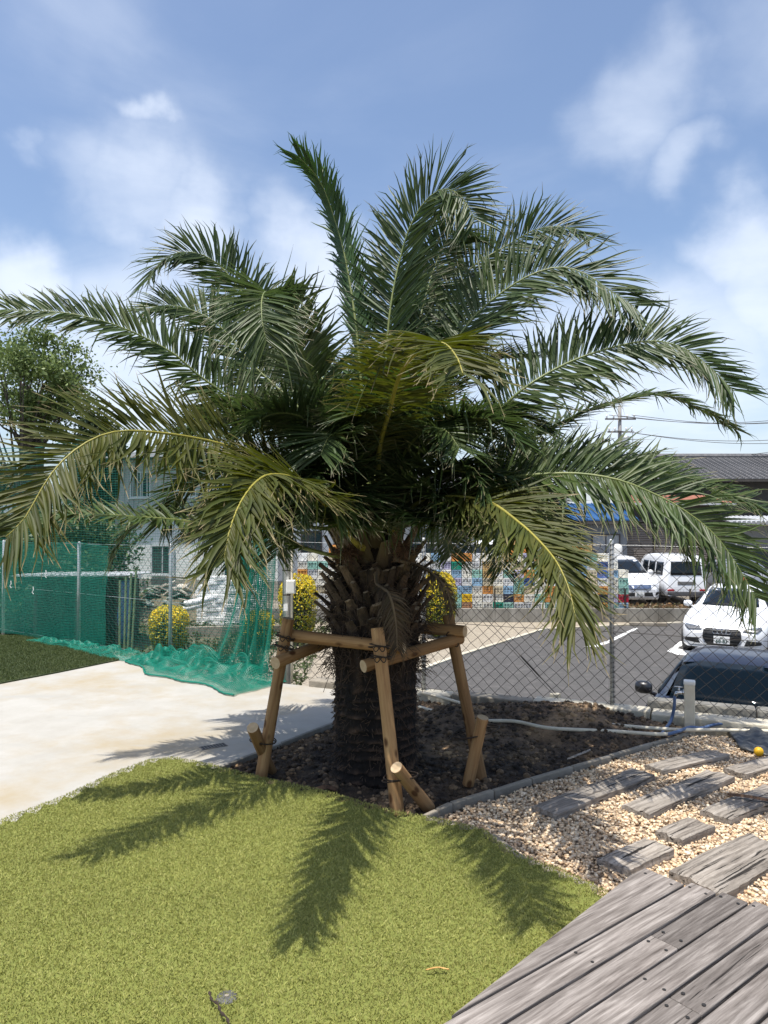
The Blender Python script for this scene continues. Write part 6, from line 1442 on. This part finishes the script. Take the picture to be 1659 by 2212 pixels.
# big tiled roof further back
h7 = empty('house', (14.6, 38, FAR), 0); tag(h7, 'long house with a dark grey tiled roof behind the garage', 'house')
MB().box((8, 4, 2.5), (16, 8, 5.0)).build('wall', M['dark_wall'], h7)
tm = MB(); 
for k in range(9): q = math.pi * k / 8; pass
def tile_col():
    V = []; Fc = []; n = 24
    for i in range(n):
        x = i / (n - 1); y0, z0 = -.8 + 4.8 * x, 4.95 + 1.55 * x; y1, z1 = -.8 + 4.8 * (x + 1 / (n - 1)), 4.95 + 1.55 * (x + 1 / (n - 1))
        if i == n - 1: break
        b = len(V)
        for (yy, zz_, up_) in ((y0, z0, .05), (y1, z1, .0)):
            for k in range(7): q = math.pi * k / 6; V.append((.17 - .17 * math.cos(q), yy, zz_ + up_ + .07 * math.sin(q) * (1 if k else 1)))
        for k in range(6): Fc.append((b + k, b + k + 1, b + 7 + k + 1, b + 7 + k))
        Fc.append((b, b + 6, b + 5, b + 3, b + 1))
    return V, Fc
V, Fc = tile_col(); c0_ = mesh_obj('tile_row', V, Fc, M['roof_tile'], h7)
for k in range(48):
    c = c0_ if k == 0 else link(c0_.copy(), h7); c.location = (-.5 + k * .345, 0, 0)
MB().tube([(-.6, 4.05, 6.62), (16.2, 4.05, 6.62)], .16, 8).build('ridge', M['roof_tile'], h7)
MB().add([(-.5, 4, 6.45), (16.1, 4, 6.45), (16.1, 8.8, 4.9), (-.5, 8.8, 4.9)], [(0, 1, 2, 3)]).build('rear_roof', M['roof_tile'], h7)
MB().box((7.8, -.75, 4.92), (16.6, .12, .12)).build('gutter', M['dark_wall'], h7)
an = MB(); an.tube([(-.2, 3.9, 6.5), (-.2, 3.9, 8.1)], .025, 6)
for k in range(5): an.tube([(-.2 - .45 + k * .22, 3.55, 8.0), (-.2 - .45 + k * .22, 4.25, 8.0)], .012, 5)
an.tube([(-.7, 3.9, 8.0), (.3, 3.9, 8.0)], .014, 5); an.build('antenna', M['galv'], h7)
# far roofs that close the horizon on the left and right
for (x, y, w_, hh, lab) in ((-30, 70, 14, 5.5, 'distant grey roofed house far behind the left shrubs'), (28, 60, 12, 6, 'distant house beyond the tiled roof'), (2, 58, 12, 5, 'distant house straight behind the palm crown'), (-14, 60, 10, 5, 'distant house behind the white house')):
    e = empty('distant_house', (x, y, LOT)); tag(e, lab, 'house'); MB().box((0, 3, hh / 2), (w_, 6, hh)).build('wall', M['plaster'], e)
    MB().add([(-w_ / 2 - .4, -.5, hh), (w_ / 2 + .4, -.5, hh), (w_ / 2 + .4, 6.5, hh), (-w_ / 2 - .4, 6.5, hh), (-w_ / 2, 3, hh + 1.6), (w_ / 2, 3, hh + 1.6)], [(0, 1, 5, 4), (2, 3, 4, 5), (0, 4, 3), (1, 2, 5), (3, 2, 1, 0)]).build('roof', M['roof_tile'], e)
    for k in (-.3, 0, .3): window(e, k * w_ - .7, k * w_ + .7, 2.2, 3.6, mull=1)
# utility poles and lines
def upole(loc, h, label, arms):
    o = empty('utility_pole', loc); tag(o, label, 'utility pole')
    MB().lathe([(.17, 0), (.11, h), (.02, h + .05)], sides=12).build('post', mat('pole_conc', (.26, .25, .24), (.33, .32, .3), scale=4, rough=.9), o, True)
    for (z, w_) in arms:
        a = MB().box((0, -.14, z), (w_, .09, .09)).build('crossarm', mat('crossarm', (.12, .11, .1), rough=.7), o)
        for k in np.linspace(-w_ / 2 + .1, w_ / 2 - .1, 5):
            if abs(k) > .15: MB().lathe([(.03, 0), (.07, .05), (.04, .1), (.07, .15), (.03, .22)], (k, -.14, z + .05), 8).build('insulator', M['white_plastic'], a, True)
    return o
u1 = at(1340, 1134, 45); upole((u1.x, u1.y, FAR), 10.05, 'tall concrete utility pole with crossarms and transformer behind the palm', [(9.2, 1.9), (8.4, 1.6), (6.9, 1.0)])
tro = [c for c in bpy.data.objects if c.name.startswith('utility_pole')][-1]
MB().lathe([(.02, 0), (.2, .02), (.22, .1), (.22, .62), (.2, .7), (.05, .74)], (.28, -.25, 7.4), 14).build('transformer', M['galv'], tro, True); MB().box((.28, -.1, 7.36), (.6, .4, .06)).build('bracket', M['wire'], tro)
u2 = Vector((26, 40, 0)); upole((26, 40, FAR), 9.2, 'utility pole beyond the end of the tiled roof', [(8.6, 1.8), (7.6, 1.4)])
u3 = at(1212, 1134, 62); upole((u3.x, u3.y, FAR), 9.5, 'distant utility pole seen between the palm fronds', [(9.0, 1.6)])
for i, (z1, z2, dx) in enumerate(((8.55, 7.95, -.7), (8.5, 7.9, 0), (8.55, 7.85, .7), (7.6, 6.8, -.3), (7.5, 6.6, .4), (6.0, 6.6, 0))):
    a = Vector((u1.x + dx, u1.y - .14, z1)); b = Vector((u2.x + dx, u2.y - .14, z2)); P = [a.lerp(b, k / 20) - Vector((0, 0, .55 * math.sin(math.pi * k / 20))) for k in range(21)]
    tag(MB().tube(P, .016, 4).build('power_line', M['trim']), 'thin dark overhead line running right from the concrete pole', 'power line', 'overhead lines')

# ================================================================== yard behind the nets
sp_ = on(168, 1372, LOT)
shd = empty('shed', (-8.3, 17.2, LOT), R(4)); tag(shd, 'open dark shed with a thin flat corrugated roof behind the dense net', 'shed')
for x in (.05, 1.0, 1.95):
    for y in (0, 1.6): MB().box((x, y, .82), (.07, .07, 1.64)).build('post', M['bark_grey'], shd)
MB().box((1.0, 1.7, .8), (2.0, .05, 1.55)).build('back_wall', M['dark_wall'], shd); MB().box((.0, .9, .8), (.05, 1.6, 1.55)).build('side_wall', M['dark_wall'], shd)
for k in range(13): MB().add([(-.35 + k * .2, -.4, 1.79), (-.25 + k * .2, -.4, 1.83), (-.15 + k * .2, -.4, 1.79), (-.35 + k * .2, 2.0, 1.70), (-.25 + k * .2, 2.0, 1.74), (-.15 + k * .2, 2.0, 1.70), (-.35 + k * .2, -.4, 1.775), (-.15 + k * .2, -.4, 1.775), (-.35 + k * .2, 2.0, 1.685), (-.15 + k * .2, 2.0, 1.685)], [(0, 1, 4, 3), (1, 2, 5, 4), (0, 6, 7, 2, 1), (6, 8, 9, 7), (3, 4, 5, 9, 8)]).build('roof_sheet', M['tin'], shd)
tpn = 12; V = []; Fc = []
for i in range(tpn):
    for j in range(tpn): u, v = i / (tpn - 1), j / (tpn - 1); V.append((2.05 + .03 * math.sin(v * 9 + u * 4), -.25 + 1.0 * u, 1.62 - 1.5 * v + .02 * math.sin(u * 11)))
for i in range(tpn - 1):
    for j in range(tpn - 1): Fc.append((i * tpn + j, i * tpn + j + 1, (i + 1) * tpn + j + 1, (i + 1) * tpn + j))
o = mesh_obj('blue_tarp', V, Fc, M['tarp'], shd, True); o.modifiers.new('t', 'SOLIDIFY').thickness = .006
def canes(label, pts, r, m, nm='garden_cane', cat='cane', group=None):
    for a, b in pts: tag(MB().tube([a, Vector(a).lerp(Vector(b), .5), b], r, 7).build(nm, m), label, cat, group)
c_ = at(268, 1134, 14.2); canes('pale bamboo pole leaning upright in the bundle beside the blue tarp', [((c_.x + dx, c_.y + dy, LOT - .02), (c_.x + dx * 1.6, c_.y + dy + .1, LOT + 1.95 + dx)) for dx, dy in ((-.07, 0), (0, .03), (.07, 0), (.12, .05))], .022, mat('bamboo', (.14, .20, .10), (.22, .28, .14), scale=6, rough=.6), 'bamboo_pole', 'bamboo', 'bamboo poles beside the shed')
st_ = [on(x, 1372 - abs(x - 120) * .02, LOT) for x in (51, 93, 117, 151, 190)]
canes('thin pale garden stake standing in front of the shed', [((p.x, p.y, LOT - .05), (p.x + .01, p.y, LOT + .92)) for p in st_], .012, M['galv'], 'garden_stake', 'stake', 'garden stakes before the shed')
p = on(76, 1352, LOT)
for k, (kd, lab) in enumerate((('grey', 'pale grey crate on the ground under the blue crate by the shed'), ('blue', 'sky blue crate stacked on a pale crate by the shed'))):
    o = bpy.data.objects.new('harvest_crate', crate_by[kd]); link(o); o.location = (p.x, p.y, LOT + .02 + k * CH * 1.25); o.rotation_euler = (0, 0, R(94)); o.scale = (1.25, 1.45, 1.25); tag(o, lab, 'crate')
p = on(118, 1352, LOT); o = bpy.data.objects.new('harvest_crate', crate_by['ivory']); link(o); o.location = (p.x, p.y + .1, LOT + .02); o.rotation_euler = (0, 0, R(70)); tag(o, 'ivory crate on the ground beside the blue crate stack', 'crate')
# earth mound with broken tiles
mx_, my_ = -6.9, 23.4; n = 40; V = []; Fc = []
for i in range(n):
    for j in range(n):
        x = (i / (n - 1) - .5) * 6.4; y = (j / (n - 1) - .5) * 4.4; e = math.exp(-(x / 1.9) ** 2 - (y / 1.3) ** 2)
        V.append((mx_ + x, my_ + y, LOT - .03 + .95 * e * (1 + .25 * float(vnoise(np.array([[x, y]]) * 1.5, 4, 3)[0]))))
for i in range(n - 1):
    for j in range(n - 1): Fc.append((i * n + j, (i + 1) * n + j, (i + 1) * n + j + 1, i * n + j + 1))
o = mesh_obj('earth_mound', V, Fc, mat('mound', (.09, .075, .05), (.17, .15, .10), scale=5, rough=.95, bump=.6), None, True); tag(o, kind='structure')
random.seed(9)
tile_g = [mat('broken_tile', (.16, .20, .17), (.30, .33, .29), scale=8, rough=.8, rnd=.3), mat('broken_board', (.30, .27, .22), (.44, .41, .36), scale=8, rough=.9, rnd=.3)]
for i in range(56):
    a = random.uniform(0, 6.28); rr_ = random.random() ** .6; x, y = 2.0 * rr_ * math.cos(a), -.1 - .9 * rr_ * abs(math.sin(a)); e = math.exp(-(x / 1.9) ** 2 - (y / 1.3) ** 2)
    b = MB().box((0, 0, 0), (random.uniform(.2, .6), random.uniform(.15, .3), random.uniform(.02, .06))).build('broken_tile', tile_g[i % 2], None)
    b.location = (mx_ + x, my_ + y, LOT + .95 * e + random.uniform(-.02, .12)); b.rotation_euler = (random.uniform(-.6, .6), random.uniform(-.5, .5), random.uniform(0, 3.1))
    tag(b, 'broken tile or board in the rubble heap below the house wall', 'rubble', 'rubble heap')
for (a, b) in ((on(392, 1318, LOT + .55), on(455, 1300, LOT + .75)), (on(440, 1303, LOT + .62), on(545, 1318, LOT + .35)), (on(400, 1305, LOT + .85), on(460, 1292, LOT + .95))):
    tag(MB().tube([a, a.lerp(b, .5), b], .09, 10).build('white_post', M['foam'], None, True), 'fallen white post lying across the rubble heap', 'post', 'fallen white posts')
# pile of white blocks
fb = []
for v in range(3):
    m = MB(); m.box((0, 0, .065), (.30 + .04 * v, .36, .13)); me = m.build('foam_tmp', M['foam']); bmm = bmesh.new(); bmm.from_mesh(me.data); bmesh.ops.bevel(bmm, geom=bmm.edges[:], offset=.022, segments=2, affect='EDGES'); bmm.to_mesh(me.data); bmm.free(); fb.append(me.data); bpy.data.objects.remove(me)
random.seed(4); px0 = on(428, 1350, LOT); px1 = on(566, 1352, LOT)
for c in range(7):
    hgt_ = [9, 11, 11, 10, 8, 9, 10][c]
    for k in range(hgt_):
        f = (c + .5) / 7
        for dd in (0,):
            o = bpy.data.objects.new('white_block', random.choice(fb)); link(o)
            o.location = (px0.x + (px1.x - px0.x) * f + random.uniform(-.03, .03), px0.y + random.uniform(-.05, .05) + .02 * k, LOT + k * .131); o.rotation_euler = (random.uniform(-.04, .04), random.uniform(-.04, .04), random.uniform(-.15, .15))
            tag(o, 'dirty white block in the stacked pile behind the gathered net', 'block', 'pile of white blocks')
pk = on(590, 1372, LOT); o = MB().box((0, 0, .1), (3.4, .12, .3)).build('yard_kerb', M['kerb'], bevel=.01); o.location = (pk.x - .9, pk.y, LOT); o.rotation_euler = (0, 0, R(8)); tag(o, 'low concrete kerb on the ground behind the gathered net', 'kerb')
p = at(72, 1134, 29); ch = empty('chimney', (p.x, p.y, LOT)); tag(ch, 'dark square chimney stack beside the brownish tree', 'chimney')
MB().box((0, 0, 3.2), (.55, .55, 6.4)).build('stack', M['dark_wall'], ch); MB().box((0, 0, 6.45), (.7, .7, .12)).build('cap', M['skirt'], ch)
